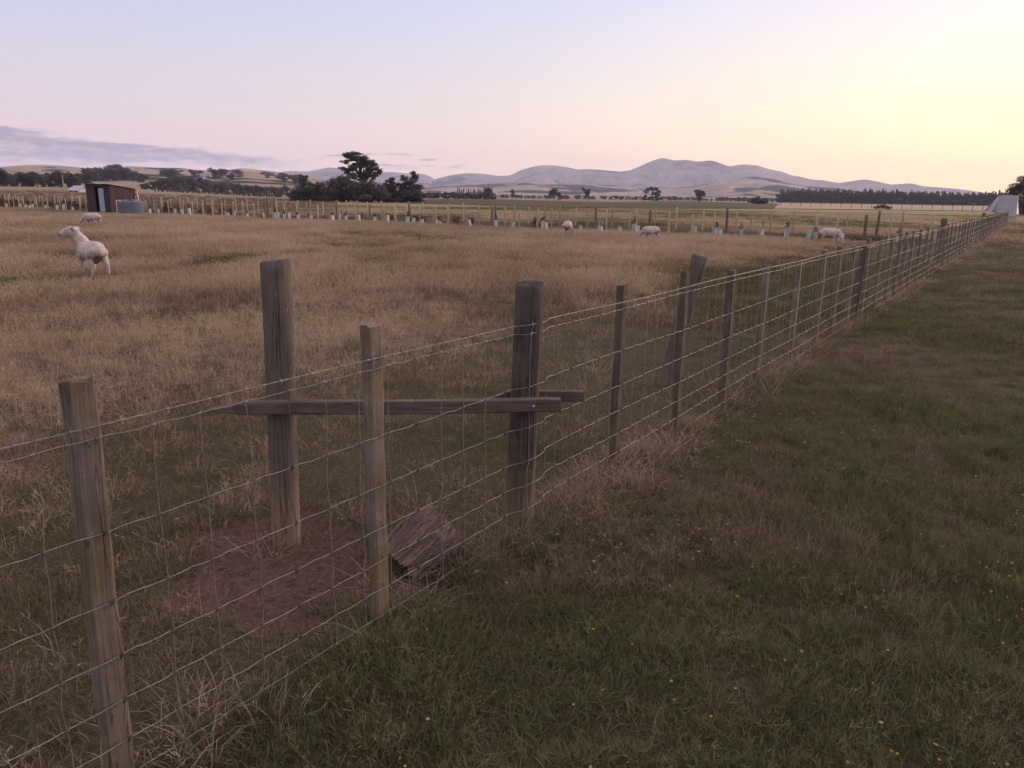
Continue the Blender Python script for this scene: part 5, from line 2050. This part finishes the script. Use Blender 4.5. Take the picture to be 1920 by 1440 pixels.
def house(px, dist, z, w, d, h, rz, label, wall='white_wall', roof='iron'):
    x, y = spot(px, dist)
    o = empty('far_house', (x, y, z), rz)
    tag(o, label, 'house')
    mb = MB()
    mb.box(-w / 2, w / 2, -d / 2, d / 2, -1, h)
    mb.add([(-w / 2, -d / 2, h), (-w / 2, d / 2, h), (-w / 2, 0, h + d * .32)], [(0, 1, 2)])
    mb.add([(w / 2, -d / 2, h), (w / 2, d / 2, h), (w / 2, 0, h + d * .32)], [(0, 2, 1)])
    mb.build('wall', M[wall], o)
    mb = MB()
    e = .3
    for s_ in (-1, 1):
        mb.add([(-w / 2 - e, s_ * (d / 2 + e), h - .15), (w / 2 + e, s_ * (d / 2 + e), h - .15), (w / 2 + e, 0, h + d * .32 + .06), (-w / 2 - e, 0, h + d * .32 + .06),
                (-w / 2 - e, s_ * (d / 2 + e), h - .03), (w / 2 + e, s_ * (d / 2 + e), h - .03), (w / 2 + e, 0, h + d * .32 + .2), (-w / 2 - e, 0, h + d * .32 + .2)],
               [(0, 1, 2, 3), (4, 5, 6, 7), (0, 1, 5, 4), (1, 2, 6, 5), (0, 3, 7, 4)])
    mb.build('roof', M[roof], o)
    mb = MB()
    for k in (-.28, .22):
        mb.box(w * k - .5, w * k + .5, -d / 2 - .04, -d / 2 - .01, h * .35, h * .8)
    mb.build('window', M['dark_wall'], o)


x, y = spot(149, 230)
house(149, 230, float(gz(x, y)) - .2, 4.4, 3.0, .6, R(-32), 'long low barn with a pale roof and white gable left of the shed', 'white_wall', 'pale_iron')
for q, dist, lab in [(388, 800, 'small white house among trees on the left hillside'), (437, 900, 'second small white house further right on the left hillside'),
                     (193, 700, 'pale house high on the slope above the shed')]:
    house(q, dist, hillb(q, dist) - .2, 9, 6, 2.6, random.uniform(-.4, .4), lab)
for q, d_, lab in [(981, 520, 'thin white pole on the plain left of the spreading tree'), (1331, 560, 'left one of two white poles right of the compact tree'), (1339, 560, 'right one of two white poles right of the compact tree')]:
    x, y = spot(q, d_)
    mb = MB()
    mb.tube([(0, 0, 0), (0, 0, 2.8)], [.16, .13], 8)
    mb.tube([(0, 0, 2.8), (0, 0, 2.95)], [.2, .2], 8)
    tag(mb.build('white_pole', M['white_wall'], None, False, (x, y, 0)), lab, 'pole', 'white poles on the plain')
x, y = spot(120, 235)
mb = MB()
mb.tube([(0, 0, 0), (0, 0, 4.2)], [.11, .08], 8)
po = empty('power_pole', (x, y, float(gz(x, y))))
tag(po, 'thin timber power pole in front of the dark belt left of the shed', 'pole')
mb.build('pole', M['far_post'], po)
mb = MB()
mb.box(-.6, .6, -.06, .06, 3.85, 3.97)
mb.build('crossarm', M['far_post_dark'], po)


def tarp():
    c = gnd(1870, 402, .25)
    a = math.atan2(c[0], c[1])
    root = empty('covered_stack', (c[0], c[1], 0), -a)
    tag(root, 'white tarpaulin draped over a stack at the far end of the wire fence', 'tarpaulin')
    # local x right, y away; a box-like stack with the sheet hung over it
    s_ = c[1] / math.cos(a) / FPX * 1.0
    w0, w1, h = -.10, 1.95, 2.70

    def sheet(fn, nu, nv, name, th=.02):
        V, F = [], []
        for layer in (0, 1):
            for i in range(nu + 1):
                for j in range(nv + 1):
                    p_ = np.array(fn(i / nu, j / nv))
                    V.append(tuple(p_ + np.array([0, th * layer, -th * layer])))
        k = (nu + 1) * (nv + 1)
        for i in range(nu):
            for j in range(nv):
                q = i * (nv + 1) + j
                F.append((q, q + nv + 1, q + nv + 2, q + 1))
                F.append((k + q, k + q + 1, k + q + nv + 2, k + q + nv + 1))
        link(name, mesh(name, V, F, M['tarp'], True), root)

    def front(u, v):
        x_ = w0 + (w1 - w0) * u
        z_ = h * (1 - .03 * (u - .5) ** 2 * 4) * v + .02
        lean = -.30 * (1 - v)
        wr = .045 * math.sin(u * 13 + v * 2) * (1 - v) + .03 * math.sin(u * 5 + 1)
        if u < .15:
            z_ += (1 - v) * .45 * (1 - u / .15)
        return (x_ + (.10 * (1 - v) if u > .5 else -.05 * (1 - v)), lean + wr, z_)

    def top(u, v):
        x_ = w0 + (w1 - w0) * u
        return (x_, 2.4 * v + .02, h * (1 - .03 * (u - .5) ** 2 * 4) + .05 * math.sin(u * 7) * v - .25 * v + .12 * math.sin(v * 3.14))

    def left(u, v):
        # slanting flap pulled out to the left in folds
        sp_ = (1 - v) ** 1.1
        x_ = w0 + .03 - 1.35 * u * sp_ - .12 * u
        fold = .22 * math.sin(u * 10) * sp_
        return (x_, .35 + .9 * u - .3 * sp_ + fold, .40 + .25 * u + (h - .50 - .25 * u) * v + .10 * math.sin(u * 9) * (1 - v))

    def right(u, v):
        return (w1 + .12 * (1 - v) + .28 * (1 - v) * u + .03 * math.sin(u * 8), 2.4 * u, .3 + (h - .36 - .2 * u) * v)
    sheet(front, 24, 14, 'front_sheet')
    sheet(top, 20, 12, 'top_sheet')
    sheet(left, 18, 12, 'side_flap')
    sheet(right, 12, 10, 'side_flap')
    mb = MB()
    mb.box(w0 + .15, w1 - .15, .25, 2.2, 0, h - .4)
    mb.build('stack', M['dark_wall'], root)


tarp()
